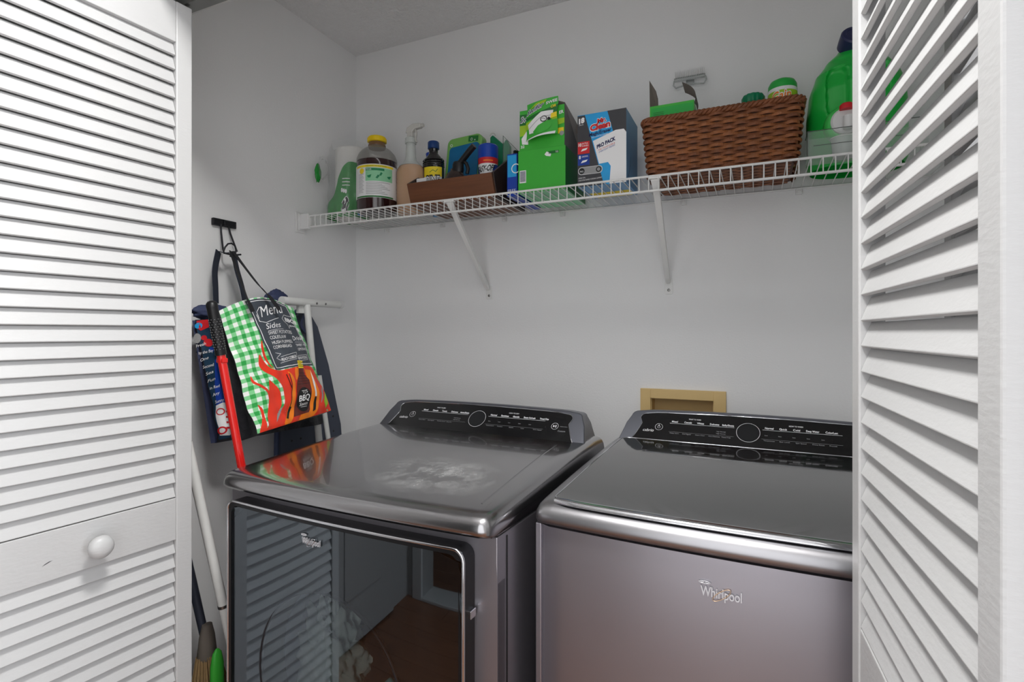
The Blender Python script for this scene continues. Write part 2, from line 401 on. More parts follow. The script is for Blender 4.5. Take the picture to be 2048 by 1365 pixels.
d5 = bpy.data.objects.new('door_5', None); COL.objects.link(d5); d5['kind'] = 'structure'; d5.location = (-.099, -2.12, .01)
MB().box(0, .028, 0, .90, 0, 2.02).build('door_slab', 'outer', d5, bevel=.003)
for y_ in (.12, .50):
    for za, zb_ in ((.20, .85), (1.02, 1.82)):
        pn_ = MB().box(.028, .036, y_, y_+.29, za, zb_).build('raised_panel', 'outer', d5, bevel=.006)
MB().lathe([(.012, 0), (.012, .02), (.026, .03), (.028, .045), (.02, .058), (.002, .06)], 24, T=Matrix.Translation((.030, .84, .95)) @ Matrix.Rotation(PI/2, 4, 'Y')).build('door_knob', 'screw', d5, smooth=40)

# ---- louvred bifold doors
def slat_mesh(L):
    """slat along +y, tilted 19 deg: lower edge flush with the face (+x)"""
    a = math.radians(19); wv = .0308; t = .0062
    d = Vector((-math.sin(a), 0, math.cos(a)))*wv; n = Vector((math.cos(a), 0, math.sin(a)))*t
    o = Vector((-.0035, 0, 0))
    sec = [o, o+d, o+d+n*.8, o+n]
    vs = [v+Vector((0, 0, 0)) for v in sec]+[v+Vector((0, L, 0)) for v in sec]
    mb = MB().add(vs, [(0, 1, 2, 3), (7, 6, 5, 4), (0, 4, 5, 1), (1, 5, 6, 2), (2, 6, 7, 3), (3, 7, 4, 0)])
    return mb
SL = None
def leaf(num, loc, ang, knob=False, W=.385):
    """leaf in local frame: y runs along its width, +x is the face, z up"""
    global SL
    r = bpy.data.objects.new('door_%d' % num, None); COL.objects.link(r); r['kind'] = 'structure'; r.location = loc; r.rotation_euler = (0, 0, ang)
    t = .028; sw = .034; zt = 2.0; z0 = .07; r.scale = (1.05, 1.05, 1.05)
    for y0, y1 in ((0, sw), (W-sw, W)):
        MB().box(-t, 0, y0, y1, z0, zt).build('stile', 'door', r, bevel=.0022)
    for a, b in ((.07, .17), (.842, .932), (1.912, zt)):
        MB().box(-t+.002, -.0015, sw, W-sw, a, b).build('rail', 'door', r, bevel=.0015)
    L = W-2*sw
    def run(za, zb, n):
        global SL
        p = (zb-za)/n
        for k in range(n):
            if SL is None:
                o = slat_mesh(L-.001).build('slat', 'door', r, bevel=.0012, seg=2); SL = o
            else: o = copyob(SL, r)
            o.location = (-.004, sw+.0005, za+k*p+.0005)
    run(.932, 1.912, 32); run(.17, .842, 22)
    if knob:
        kb = MB(); prof = [(0.008, 0), (.009, .004), (.007, .009), (.0075, .013), (.014, .017), (.0195, .022), (.0215, .028), (.0205, .034), (.016, .039), (.009, .0415), (.002, .042)]
        T = Matrix.Translation((0, W-.385+knob, .898-.012)) @ Matrix.Rotation(PI/2, 4, 'Y')
        kb.lathe(prof, 32, T=T); kb.build('knob', 'door', r, smooth=40)
        # dark knot and a paint dent in the lock rail
        kp = Print(lambda a, b, o: (-.0015+o, a, b), base=.0002); 
        kp.poly([(.118, .872), (.126, .875), (.134, .878), (.128, .8775), (.122, .875)], 'char'); kp.build('wood_knot', r)
    return r
# left pair: visible face looks to +X ; far end at (0.376,-0.98), slanting so the near end is further from the axis
aL = math.radians(4.2)
farL = Vector((.3195, -.94, -.0524)); dirL = Vector((-math.sin(aL), -math.cos(aL), 0))   # toward the camera
W = .385
nearL = farL+dirL*W*1.05
leaf(1, nearL, -aL, knob=.196)
leaf(2, Vector((.255, -1.345, -.0524)), math.radians(2.5))
# right pair: visible face looks to -X
aR = math.radians(3.6)
farR = Vector((1.6244, -.94, -.0524))
rr = leaf(3, farR, PI+aR)            # local +y then points toward the camera
leaf(4, Vector((1.72, -.95, -.0524)), PI-math.radians(3.0))

# ================================================================== SHELF
SZ = 1.721; SY = -.305
sh = thing('wire_shelf', 'white vinyl-coated wire shelf across the closet back wall, holding cleaning supplies', 'shelf', (0, 0, 0))
X0, X1 = .052, 1.945
mb = MB(); n = int((X1-X0)/.0254)
for i in range(n+1):
    x = X0+i*.0254
    mb.tube([(x, -.004, SZ-.001), (x, SY+.004, SZ-.001), (x, SY-.0015, SZ-.003), (x, SY-.0035, SZ-.008), (x, SY-.003, SZ-.043)], .00145, 6)
mb.build('deck_wires', 'wirewhite', sh, smooth=50, kind='stuff')
for nm, y, z, r in (('front_rail', SY, SZ-.004, .0032), ('lip_rail', SY, SZ-.043, .0032), ('back_rail', -.006, SZ-.0045, .0028), ('middle_rail', -.15, SZ-.005, .0025)):
    MB().cyl((X0-.002, y, z), (X1+.002, y, z), r, 10).build(nm, 'wirewhite', sh, smooth=50)
eb = MB().box(0.0005, .006, SY-.022, SY+.028, SZ-.062, SZ+.012).box(.006, .05, SY-.009, SY+.010, SZ-.050, SZ+.004).box(.006, .012, SY-.014, SY+.016, SZ-.054, SZ+.006)
o = eb.build('end_bracket', 'whiteplastic', sh, bevel=.002)
for x in (.16, .42, .68, .90, 1.30, 1.62):
    c = MB().box(x-.008, x+.008, -.014, -.0006, SZ-.022, SZ-.004).cyl((x, -.018, SZ-.016), (x, -.0006, SZ-.016), .005, 10)
    c.build('wall_clip', 'whiteplastic', sh, bevel=.001)
for xt, xb in ((.628, .616), (1.262, 1.254)):
    top = Vector((xt, SY+.002, SZ-.012)); bot = Vector((xb, -.012, 1.455))
    d = (bot-top); mbx = MB()
    # U-channel brace
    side = Vector((1, 0, 0)); dn = d.normalized(); up = side.cross(dn).normalized()
    hw = .0085
    def sect(p, w_, h_): return [p-side*w_-up*h_, p+side*w_-up*h_, p+side*w_+up*h_, p-side*w_+up*h_]
    st = [(0, .012, .003), (.08, .009, .006), (.5, .008, .007), (.93, .0075, .007), (1.0, .006, .002)]
    vs = []
    for t, w_, h_ in st: vs += sect(top+d*t, w_, h_)
    fs = []
    for i in range(len(st)-1):
        for k in range(4): fs.append((i*4+k, i*4+(k+1) % 4, (i+1)*4+(k+1) % 4, (i+1)*4+k))
    fs += [(0, 1, 2, 3), (len(st)*4-4, len(st)*4-3, len(st)*4-2, len(st)*4-1)]
    mbx.add(vs, fs)
    mbx.box(xt-.016, xt+.016, SY-.004, SY+.012, SZ-.012, SZ-.0065)
    br = mbx.build('support_brace', 'wirewhite', sh, bevel=.0015)
    pl = [(-.010, .035), (.010, .035), (.0125, .018), (.0125, -.010), (.009, -.013), (-.009, -.013), (-.0125, -.010), (-.0125, .018)]
    MB().prism(pl, -.0035, -.0006, lambda a, b, h: (xb+a, h, 1.434+b)).build('mounting_plate', 'wirewhite', br, bevel=.0008)
    MB().lathe([(.0048, 0), (.0045, .0015), (.002, .0025)], 14, T=Matrix.Translation((xb, -.0036, 1.434)) @ Matrix.Rotation(PI/2, 4, 'X')).build('screw', 'screw', br, smooth=40)

# ================================================================== APPLIANCES
def smin(a, b): return a if a < b else b
def appliance(name, label, cat, loc, rz, W, isdryer):
    r = thing(name, label, cat, loc, rz)
    D = .66; zb = .93
    bow = .014
    def bowf(x): return -bow*(1-(2*x/W-1)**2)
    # ---- body shell
    yb = .03 if isdryer else .012
    N = 24
    def frontcol(x, z): return (x, yb+bowf(x), z)
    b = MB()
    xs = [W*i/N for i in range(N+1)]
    # outer walls: left, right, back, top, bottom
    b.box(0, .012, yb, D, .02, zb-.003); b.box(W-.012, W, yb, D, .02, zb-.003); b.box(.012, W-.012, D-.012, D, .02, zb-.003)
    b.box(.012, W-.012, yb+.02, D-.012, .02, .04); b.box(.012, W-.012, yb+.02, D-.012, zb-.02, zb-.003)
    b.build('cabinet', 'steel2', r, bevel=.002)
    # front panel (bowed); dryer has a round hole
    fp = MB()
    if not isdryer:
        vs = []; fs = []
        for x in xs: vs += [(x, yb+bowf(x)+(.012 if x in (0, W) else 0), .06), (x, yb+bowf(x)+(.012 if x in (0, W) else 0), zb-.006)]
        for x in xs: vs += [(x, yb+.03, .06), (x, yb+.03, zb-.006)]
        m2 = 2*(N+1)
        for i in range(N):
            fs += [(2*i, 2*i+2, 2*i+3, 2*i+1), (m2+2*i, m2+2*i+1, m2+2*i+3, m2+2*i+2), (2*i, m2+2*i, m2+2*i+2, 2*i+2), (2*i+1, 2*i+3, m2+2*i+3, m2+2*i+1)]
        fs += [(0, 1, m2+1, m2), (2*N, m2+2*N, m2+2*N+1, 2*N+1)]
        fp.add(vs, fs); fp.build('front_panel', 'steel2', r, smooth=35)
        MB().box(.01, W-.01, yb+.012, yb+.03, .0, .058).build('toe_panel', 'dkmetal', r)
    else:
        cx, cz, R = W/2, .56, .235; n = 48; out = []; inn = []
        rx0, rx1, rz0, rz1 = .0, W, .06, zb-.006
        for k in range(n):
            a = 2*PI*k/n; ca, sa = math.cos(a), math.sin(a)
            t = min(((rx1-cx) if ca > 0 else (rx0-cx))/ca if abs(ca) > 1e-6 else 1e9, ((rz1-cz) if sa > 0 else (rz0-cz))/sa if abs(sa) > 1e-6 else 1e9)
            out.append((cx+t*ca, cz+t*sa)); inn.append((cx+R*ca, cz+R*sa))
        vs = [frontcol(x, z) for x, z in out]+[frontcol(x, z) for x, z in inn]+[(x, yb+.03, z) for x, z in inn]+[(x, yb+.03, z) for x, z in out]
        fs = []
        for k in range(n):
            j = (k+1) % n
            fs += [(k, j, n+j, n+k), (n+k, n+j, 2*n+j, 2*n+k), (2*n+k, 2*n+j, 3*n+j, 3*n+k), (3*n+k, 3*n+j, j, k)]
        fp.add(vs, fs); fp.build('front_panel', 'steel2', r, smooth=35)
        # corner fill of the rectangle
        for (xx, zz) in ((rx0, rz0), (rx1, rz0), (rx0, rz1), (rx1, rz1)): pass
        dm = MB(); T = Matrix.Translation((cx, yb+.01, cz)) @ Matrix.Rotation(-PI/2, 4, 'X')
        dm.lathe([(R+.004, .0), (R+.004, .05), (R-.012, .07), (R+.01, .12), (R+.03, .3), (R+.03, .52), (.001, .55)], 48, T=T, cap=False)
        dm.build('drum', 'drum', r, smooth=40)
    # side seams (proud edge columns)
    MB().box(W-.0005, W+.0015, yb+.035, yb+.038, .06, zb-.01).build('side_seam', 'dkmetal', r)
    # ---- top cap with rounded, bowed front
    prof = [(.014, zb), (.002, zb+.002), (-.003, zb+.010), (-.002, zb+.020), (.004, zb+.031), (.016, zb+.038), (.04, zb+.0415), (.10, zb+.046), (.25, zb+.058), (.40, zb+.068), (.54, zb+.0735), (.62, zb+.074), (D, zb+.072), (D+.002, zb)]
    K = len(prof); vs = []; fs = []
    st = [0, .002, .006, .013, .022, .04]; xs2 = st+[W*i/20 for i in range(2, 19)]+[W-s_ for s_ in reversed(st)]
    for x in xs2:
        e = min(x, W-x); q = 0 if e >= .022 else (1-math.sqrt(max(0, 1-((.022-e)/.022)**2)))
        for (y, z) in prof:
            zz = z; yy = y
            if z > zb+.003: zz = z-q*(z-zb)*.42
            yy = y+bowf(x)*(1 if y < .05 else max(0, 1-(y-.05)/.3)) + q*.022*(1 if y < .1 else 0) - (q*.0 if y < .5 else 0)
            vs.append((x, yy, zz))
    for i in range(len(xs2)-1):
        for k in range(K):
            k2 = (k+1) % K; fs.append((i*K+k, i*K+k2, (i+1)*K+k2, (i+1)*K+k))
    fs += [tuple(range(K)), tuple((len(xs2)-1)*K+k for k in range(K))]
    o = MB().add(vs, fs).build('top_cap', 'steeldust' if isdryer else 'steelsatin', r, smooth=50)
    if isdryer:
        cr = [(W-.050-.03*t_, .06+.44*t_, 0) for t_ in [k/12 for k in range(13)]]
        zc_ = lambda y: next(za+(z2-za)*(y-ya)/(y2-ya) for (ya, za), (y2, z2) in zip(prof[4:-1], prof[5:]) if ya <= y <= y2)
        MB().tube([(x, y, zc_(y)-.0012) for x, y, _ in cr], .0022, 8, flat=(.0030, .0020), up=(0, 0, 1)).build('crease', 'steel', r, smooth=60)
    def topz(x, y):   # height of the top surface
        for (ya, za), (y2, z2) in zip(prof[5:-1], prof[6:]):
            if ya <= y <= y2: return za+(z2-za)*(y-ya)/(y2-ya)
        return zb+.0735
    # ---- console
    A = Vector((0, .535, zb+.066)); B = Vector((0, .605, zb+.144)); sl = (B-A); SLn = sl.length; sd = sl.normalized(); nrm = Vector((0, -sd.z, sd.y))
    def arch(x): return .010*(1-(2*x/W-1)**2)
    def outline(ins, bi, ti):
        pts = []
        pts.append((ins, bi)); pts.append((W-ins, bi))
        x1 = W-.038-ins*.6
        hgt = SLn-ti
        # right side curves up to the top
        for k in range(5): 
            a = k/5; pts.append((W-ins-(.030)*(a**.8), bi+(hgt-.018-bi)*a))
        for k in range(5):
            a = PI/2*k/4; pts.append((x1-.022+.020*math.cos(a)+.002, hgt-.018+.016*math.sin(a)+arch(x1)))
        for k in range(1, 20):
            x = x1-.02-(x1-.02-(W-x1+.02))*k/20; pts.append((x, hgt+arch(x)-.002*0))
        for k in range(4, -1, -1):
            a = PI/2*k/4; pts.append((W-x1+.022-.020*math.cos(a)-.002, hgt-.018+.016*math.sin(a)+arch(x1)))
        for k in range(4, 0, -1):
            a = k/5; pts.append((ins+(.030)*(a**.8), bi+(hgt-.018-bi)*a))
        return pts
    def cf(x, t, o=0): p = A+sd*t+nrm*o; return Vector((x, p.y, p.z))
    ol = outline(.004, -.03, 0); n = len(ol)
    vs = [cf(x, t) for x, t in ol]; zmax = B.z
    mid = [Vector((.012+x*(W-.024)/W, cf(x, t).y+.012+.05*max(0, min(1, 1-t/SLn*.8)), cf(x, t).z-.001)) for x, t in ol]
    bk = [Vector((.02+x*(W-.04)/W, .685, zb+.02+(cf(x, t).z-zb-.02)*.93)) for x, t in ol]
    fs = [tuple(range(n))]+[(k, (k+1) % n, n+(k+1) % n, n+k) for k in range(n)]+[(n+k, n+(k+1) % n, 2*n+(k+1) % n, 2*n+k) for k in range(n)]+[tuple(range(3*n-1, 2*n-1, -1))]
    con = MB().add(vs+mid+bk, fs).build('console', 'console', r, smooth=40, bevel=.003)
    ip = outline(.050, .006, .009)
    # black panel as thin slab on the console
    def slab(pts, o0, o1):
        n = len(pts); m = MB(); m.add([cf(x, t, o0) for x, t in pts]+[cf(x, t, o1) for x, t in pts], [tuple(range(n)), tuple(range(2*n-1, n-1, -1))]+[(k, (k+1) % n, n+(k+1) % n, n+k) for k in range(n)]); return m
    pan = slab(ip, -.002, .0012).build('control_panel', 'blackgloss', r)
    trm = MB().tube([cf(x, t, .0012) for x, t in ip], .0011, 6, closed=True).build('panel_trim', 'chrome', pan, smooth=60)
    # prints on the panel
    P = Print(lambda a, b, o: cf(a*W, b*SLn, .0012+o), base=.00012)
    def T(s, x, y, w_, h_, m='print', bold=.01, shear=0): P.text(s, (x, y), (x+w_, y), (0, h_), m, bold=bold, shear=shear)
    def ell(x, y, rx, wd): P.ring(x*1, y, rx, wd, 'print', ry=rx*W/SLn) if False else None
    def ringp(x, y, rad, wd, m='print'):
        off = .00012; vs = []; n = 40
        for k in range(n):
            a = 2*PI*k/n
            for q in (rad, rad-wd): vs.append(cf(x*W+q*math.cos(a), y*SLn+q*math.sin(a), .0012+off))
        P.mb.add(vs, [(2*k, 2*((k+1) % n), 2*((k+1) % n)+1, 2*k+1) for k in range(n)], P.mi(m))
    top1 = ['Mixed', 'Casuals', 'Towels', 'Delicates', 'Active/Sheets'] if isdryer else ['Mixed', 'Casuals', 'Whites', 'Delicates', 'Bulky/Sheets']
    top2 = ['Normal', 'Sanitize', 'Gentle', 'Steam Refresh', 'Timed Dry'] if isdryer else ['Normal', 'Quick', 'Cold', 'Deep Water', 'ColorLast']
    bot1 = ['Delay Start', 'End Signal', 'Wrinkle Guard', 'Damp Dry'] if isdryer else ['Delay Start', 'End Signal', 'Steam Clean', 'Auto Dispense', 'Heavy Duty']
    bot2 = ['Temperature', 'Dryness', 'Static', 'Lint', 'Time Adjust'] if isdryer else ['Temperature', 'Soil Level', 'Spin Speed', 'Extra Rinse', 'Presoak']
    T('cabrio', .115, .36, .042, .085, bold=.0, shear=.3)
    ringp(.175, .52, .0105, .0007); ringp(.175, .52, .0042, .0006); T('I', .1742, .53, .0015, .07)
    T('WHAT TO DRY' if isdryer else 'WHAT TO WASH', .285, .80, .045, .038)
    P.rect(.215, .655, .452, .662, 'print'); P.rect(.215, .395, .452, .400, 'printdim')
    for i, s in enumerate(top1): T(s, .222+i*.0475-(.003 if i == 4 else 0), .69, .010+.0026*len(s), .052, bold=.02)
    for i, s in enumerate(bot1): T(s, .220+i*.0475, .345, .0031*len(s), .03, 'printdim')
    ringp(.50, .55, .0285, .0008); 
    P.circ(.50, .55, .0375, 'display', ry=.0375*W/SLn)
    T('HOW TO DRY' if isdryer else 'HOW TO WASH', .635, .80, .045, .038)
    P.rect(.548, .655, .80, .662, 'print'); P.rect(.545, .395, .80, .400, 'printdim')
    xx = .556
    for s in top2:
        w_ = .010+.0031*len(s); T(s, xx, .69, w_, .052, bold=.02); xx += w_+.019
    for i, s in enumerate(bot2): T(s, .552+i*.052, .345, .0033*len(s), .03, 'printdim')
    for i in range(5): T('low', .556+i*.045, .49, .010, .03, 'printdim')
    for i in range(2): T('High Normal', .39, .50-.06*i, .032, .03, 'printdim')
    ringp(.845, .52, .0105, .0007); P.poly([(.8385, .56), (.8385, .48), (.8445, .52)], 'print'); P.rect(.8465, .48, .8480, .56, 'print'); P.rect(.8500, .48, .8515, .56, 'print')
    T('Hold to Start', .866, .51, .030, .028, 'printdim'); T('Custom', .862, .36, .030, .05, 'print' if not isdryer else 'printdim')
    P.build('panel_print', pan)
    # ---- brand lettering
    def badge(cx_, cz_, wd, fn, parent, ringm):
        h = wd*.25
        B_ = Print(fn, base=.0001); vs, fs, asp = textgeo('Whirlpool', 0, .012)
        n = len(vs); m = MB()
        V = [fn(cx_+x*wd, cz_+y*h, .0006) for x, y in vs]+[fn(cx_+x*wd, cz_+y*h, .0028) for x, y in vs]
        m.add(V, [tuple(i+n for i in f) for f in fs]+[tuple(reversed(f)) for f in fs])
        m.build('lettering', 'badge', parent)
        pts = []
        for k in range(36):
            a = 2*PI*k/36; X = wd*.27*math.cos(a); Y = wd*.085*math.sin(a); ro = math.radians(38)
            pts.append(fn(cx_+wd*.52+X*math.cos(ro)-Y*math.sin(ro), cz_+h*.35+X*math.sin(ro)+Y*math.cos(ro), .003))
        MB().tube(pts, .0006, 6, closed=True).build('swoosh_ring', ringm, parent, smooth=60)
        pts = [fn(cx_+wd*.10+wd*.14*math.cos(2*PI*k/28), cz_+h*1.38+wd*.035*math.sin(2*PI*k/28), .002) for k in range(28)]
        mo = MB().tube(pts, .0007, 6, closed=True)
        for s_ in (-1, 1):
            mo.tube([fn(cx_+wd*.10+s_*wd*.065+wd*.045*math.cos(2*PI*k/16), cz_+h*1.38+wd*.02*math.sin(2*PI*k/16), .002) for k in range(16)], .0006, 5, closed=True)
        mo.build('oval_emblem', 'badge', parent, smooth=60)
    if isdryer:
        # door: slab frame with chrome border and smoked glass
        dr = bpy.data.objects.new('door', None); COL.objects.link(dr); dr.parent = r
        x0, x1, z0, z1 = .040, W-.046, .12, .910; yf = -.006
        def bx(x): return yf+bowf(x)
        def rrect(i, rad=.022):
            pts = []
            for (cx2, cz2, a0) in ((x1-i-rad, z1-i-rad, 0), (x0+i+rad, z1-i-rad, 90), (x0+i+rad, z0+i+rad, 180), (x1-i-rad, z0+i+rad, 270)):
                for k in range(6):
                    a = math.radians(a0+90*k/5); pts.append((cx2+rad*math.cos(a), cz2+rad*math.sin(a)))
            # subdivide straight runs
            res = []
            for a, b_ in zip(pts, pts[1:]+pts[:1]):
                L = math.hypot(b_[0]-a[0], b_[1]-a[1]); q = max(1, int(L/.04))
                for k in range(q): res.append((a[0]+(b_[0]-a[0])*k/q, a[1]+(b_[1]-a[1])*k/q))
            return res
        o1 = rrect(0); n = len(o1)
        # rim band
        m = MB(); i1 = rrect(.012)
        vs = [(x, bx(x), z) for x, z in o1]+[(x, .030+bowf(x), z) for x, z in o1]+[(x, .030+bowf(x), z) for x, z in i1]+[(x, bx(x), z) for x, z in i1]
        fs = []
        for k in range(n):
            j = (k+1) % n
            for q in range(4): q2 = (q+1) % 4; fs.append((q*n+k, q*n+j, q2*n+j, q2*n+k))
        m.add(vs, fs); m.build('door_rim', 'dkmetal', dr, smooth=40)
        MB().tube([(x, bx(x)-.0008, z) for x, z in rrect(.001)], .0032, 8, closed=True).build('chrome_trim', 'chrome', dr, smooth=60)
        # glass pane (front sheet, grid so it follows the bow)
        g = MB(); NX = 16
        gv = []; 
        for k in range(NX+1):
            x = x0+.004+(x1-x0-.008)*k/NX
            gv += [(x, bx(x)+.0005, z0+.004), (x, bx(x)+.0005, z1-.004)]
        g.add(gv, [(2*k, 2*k+2, 2*k+3, 2*k+1) for k in range(NX)])
        g.build('door_glass', 'doorglass', dr, smooth=40)
        # inner backing with window opening
        m = MB(); n = 48; cx, cz, R = W/2-.01, .56, .20; out = []; inn = []
        for k in range(n):
            a = 2*PI*k/n; ca, sa = math.cos(a), math.sin(a)
            t = min(((x1-.012-cx) if ca > 0 else (x0+.012-cx))/ca if abs(ca) > 1e-6 else 1e9, ((z1-.012-cz) if sa > 0 else (z0+.012-cz))/sa if abs(sa) > 1e-6 else 1e9)
            out.append((cx+t*ca, cz+t*sa)); inn.append((cx+R*ca, cz+R*sa))
        m.add([(x, bx(x)+.008, z) for x, z in out]+[(x, bx(x)+.008, z) for x, z in inn]+[(x, .05, z) for x, z in inn], [q for k in range(n) for q in ((k, (k+1) % n, n+(k+1) % n, n+k), (n+k, n+(k+1) % n, 2*n+(k+1) % n, 2*n+k))])
        m.build('inner_panel', 'black', dr, smooth=30)
        MB().tube([(cx+R*math.cos(2*PI*k/48), bx(cx)+.007, cz+R*math.sin(2*PI*k/48)) for k in range(48)], .004, 8, closed=True).build('window_ring', 'blackmetal', dr, smooth=60)
        MB().box(x1-.001, x1+.006, .004, .022, z1-.13, z1-.115).build('door_latch', 'chrome', dr, bevel=.001)
        badge(.298, .858, .052, lambda a, b_, o: (a, bx(a)-.0005-o, b_), dr, 'chrome')
    else:
        lid = bpy.data.objects.new('lid', None); COL.objects.link(lid); lid.parent = r
        lx0, lx1, ly0, ly1 = .034, W-.034, .020, .528
        m = MB(); NX, NY = 14, 12
        def lf(u, v, o):
            y = ly0+(ly1-ly0)*v; ins = .006*(1-v)*0
            x = lx0+(lx1-lx0)*u; return (x, y+bowf(x)*(1-v), topz(x, max(.04, y))+.005+o)
        rad = .02
        pts = []
        Lx, Ly = lx1-lx0, ly1-ly0
        for (ax, ay, a0) in ((1-rad/Lx, 1-rad/Ly, 0), (rad/Lx, 1-rad/Ly, 90), (rad/Lx, rad/Ly, 180), (1-rad/Lx, rad/Ly, 270)):
            for k in range(6):
                a = math.radians(a0+18*k); pts.append((ax+rad/Lx*math.cos(a), ay+rad/Ly*math.sin(a)))
        res = []
        for a, b_ in zip(pts, pts[1:]+pts[:1]):
            q = max(1, int(math.hypot((b_[0]-a[0])*Lx, (b_[1]-a[1])*Ly)/.04))
            for k in range(q): res.append((a[0]+(b_[0]-a[0])*k/q, a[1]+(b_[1]-a[1])*k/q))
        pp = Print(lambda a, b_, o: lf(a, b_, o), step=.12, base=.001)
        pp.poly(res, 'lidglass'); me = pp.mb
        me.build('lid_glass', 'lidglass', lid, smooth=60)
        n = len(res); m = MB()
        m.add([lf(u, v, .0005) for u, v in res]+[Vector(lf(u, v, 0))-Vector((0, 0, .010)) for u, v in res], [(k, (k+1) % n, n+(k+1) % n, n+k) for k in range(n)])
        m.build('lid_edge', 'dkmetal', lid)
        MB().tube([lf(u, v, .0006) for u, v in res], .0016, 6, closed=True).build('lid_trim', 'chrome', lid, smooth=60)
        # chrome handle strip along the front edge
        m = MB(); vs = []; fs = []
        sec = [(.004, .003), (-.003, .002), (-.008, -.001), (-.010, -.005), (-.008, -.007), (0, -.004)]
        for k in range(25):
            u = k/24; x = lx0+.004+(Lx-.008)*u; p = lf(u, 0, 0); e = min(1, min(u, 1-u)*14+.25)
            for (dy, dz) in sec: vs.append((x, p[1]+dy*e, p[2]+dz))
        q = len(sec)
        for k in range(24):
            for i in range(q): fs.append((k*q+i, k*q+(i+1) % q, (k+1)*q+(i+1) % q, (k+1)*q+i))
        fs += [tuple(range(q)), tuple(24*q+i for i in range(q))]
        m.add(vs, fs).build('handle_strip', 'chrome', lid, smooth=50)
        badge(.311, .860, .064, lambda a, b_, o: (a, yb+bowf(a)-o, b_), r, 'copper')
    for fx in (.05, W-.05):
        for fy in (.08, D-.06): MB().cyl((fx, fy, 0), (fx, fy, .022), .02, 12).build('foot', 'black', r)
    return r
DR = appliance('clothes_dryer', 'front-loading dark steel clothes dryer with smoked glass door, left of the washer', 'dryer', (.343, -.885, 0), math.radians(-3), .737, True)
WA = appliance('washing_machine', 'top-loading dark steel washing machine with black glass lid, right of the dryer', 'washing machine', (1.113, -.802, 0), math.radians(-2.6), .70, False)
# laundry inside the drum
def clothlump(name, c, sx, sy, sz, m, label, seed, root):
    mb = MB()
    def fn(u, v):
        a = u*2*PI; b = v*PI; d = Vector((math.cos(a)*math.sin(b), math.sin(a)*math.sin(b), math.cos(b)))
        q = abs(noise.noise(d*2.3+Vector((seed, 0, 0))))+.5*abs(noise.noise(d*5+Vector((0, seed, 0))))
        r_ = 1+.55*q-.25+.10*math.sin(d.x*9+d.z*14+seed)*abs(d.z)
        return Vector(c)+Vector((d.x*sx, d.y*sy, d.z*sz))*r_
    mb.grid(fn, 96, 54); o = mb.build(name, m, smooth=80)
    o.matrix_world = root
    return tag(o, label, 'cloth')
RM = Matrix.Translation((.343, -.885, 0)) @ Matrix.Rotation(math.radians(-3), 4, 'Z')
clothlump('towel', (.24, .12, .53), .095, .06, .13, 'cloth2', 'pale crumpled towel seen through the dryer door, left of the teal one', 3.1, RM)
clothlump('towel', (.45, .12, .44), .10, .06, .075, 'cloth', 'teal crumpled towel seen through the dryer door near the bottom', 8.4, RM)

# ---- outlet box
ob = thing('washer_outlet_box', 'cream plastic outlet box recessed in the wall above the washer', 'outlet box', (0, 0, 0))
m = MB(); x0, x1, z0, z1 = 1.166, 1.424, .93, 1.119
for a in ((x0, x0+.032, z0, z1), (x1-.036, x1, z0, z1), (x0+.032, x1-.036, z1-.030, z1), (x0+.032, x1-.036, z0, z0+.03)):
    m.box(a[0], a[1], -.011, -.0006, a[2], a[3])
m.build('face_frame', 'cream', ob, bevel=.001)
MB().box(x0+.0315, x1-.0355, .055, .058, z0+.026, z1-.0295).box(x0+.0315, x0+.034, -.0005, .055, z0+.026, z1-.0295).box(x1-.038, x1-.0355, -.0005, .055, z0+.026, z1-.0295).box(x0+.034, x1-.038, -.0005, .055, z1-.0325, z1-.0295).box(x0+.034, x1-.038, -.0005, .055, z0+.026, z0+.029).build('recess', 'cream', ob)
for vx in (1.25, 1.34): MB().cyl((vx, .025, .962), (vx, .025, 1.03), .008, 12).build('valve', 'screw', ob, smooth=40)

# ================================================================== LEFT WALL: hook, bags, board, poles
hk = thing('wall_hook', 'black double-wire hook on a bar mounted to the left wall', 'hook', (0, -.615, 1.637))
MB().box(.001, .012, -.040, .040, -.011, .011).box(.012, .016, -.006, .034, -.008, .008).build('back_bar', 'blackmetal', hk, bevel=.002)
MB().tube([(.010, -.014, -.006), (.014, -.016, -.03), (.030, -.022, -.085), (.038, -.024, -.097), (.050, -.014, -.100), (.056, .004, -.100), (.058, .018, -.097)], .0028, 8).build('hook_wire', 'blackmetal', hk, smooth=60)
MB().tube([(.010, .012, -.006), (.014, .016, -.03), (.026, .030, -.085)], .0028, 8).build('hook_wire', 'blackmetal', hk, smooth=60)
lp = [at_x(x, y, .075) - Vector((0, -.615, 1.637)) for x, y in ((449, 508), (447, 503), (450, 495), (456, 488), (463, 487), (470, 492), (472, 501), (470, 511), (465, 515), (460, 512))]
MB().tube(lp, .0026, 8).build('hook_loop', 'blackmetal', hk, smooth=60)

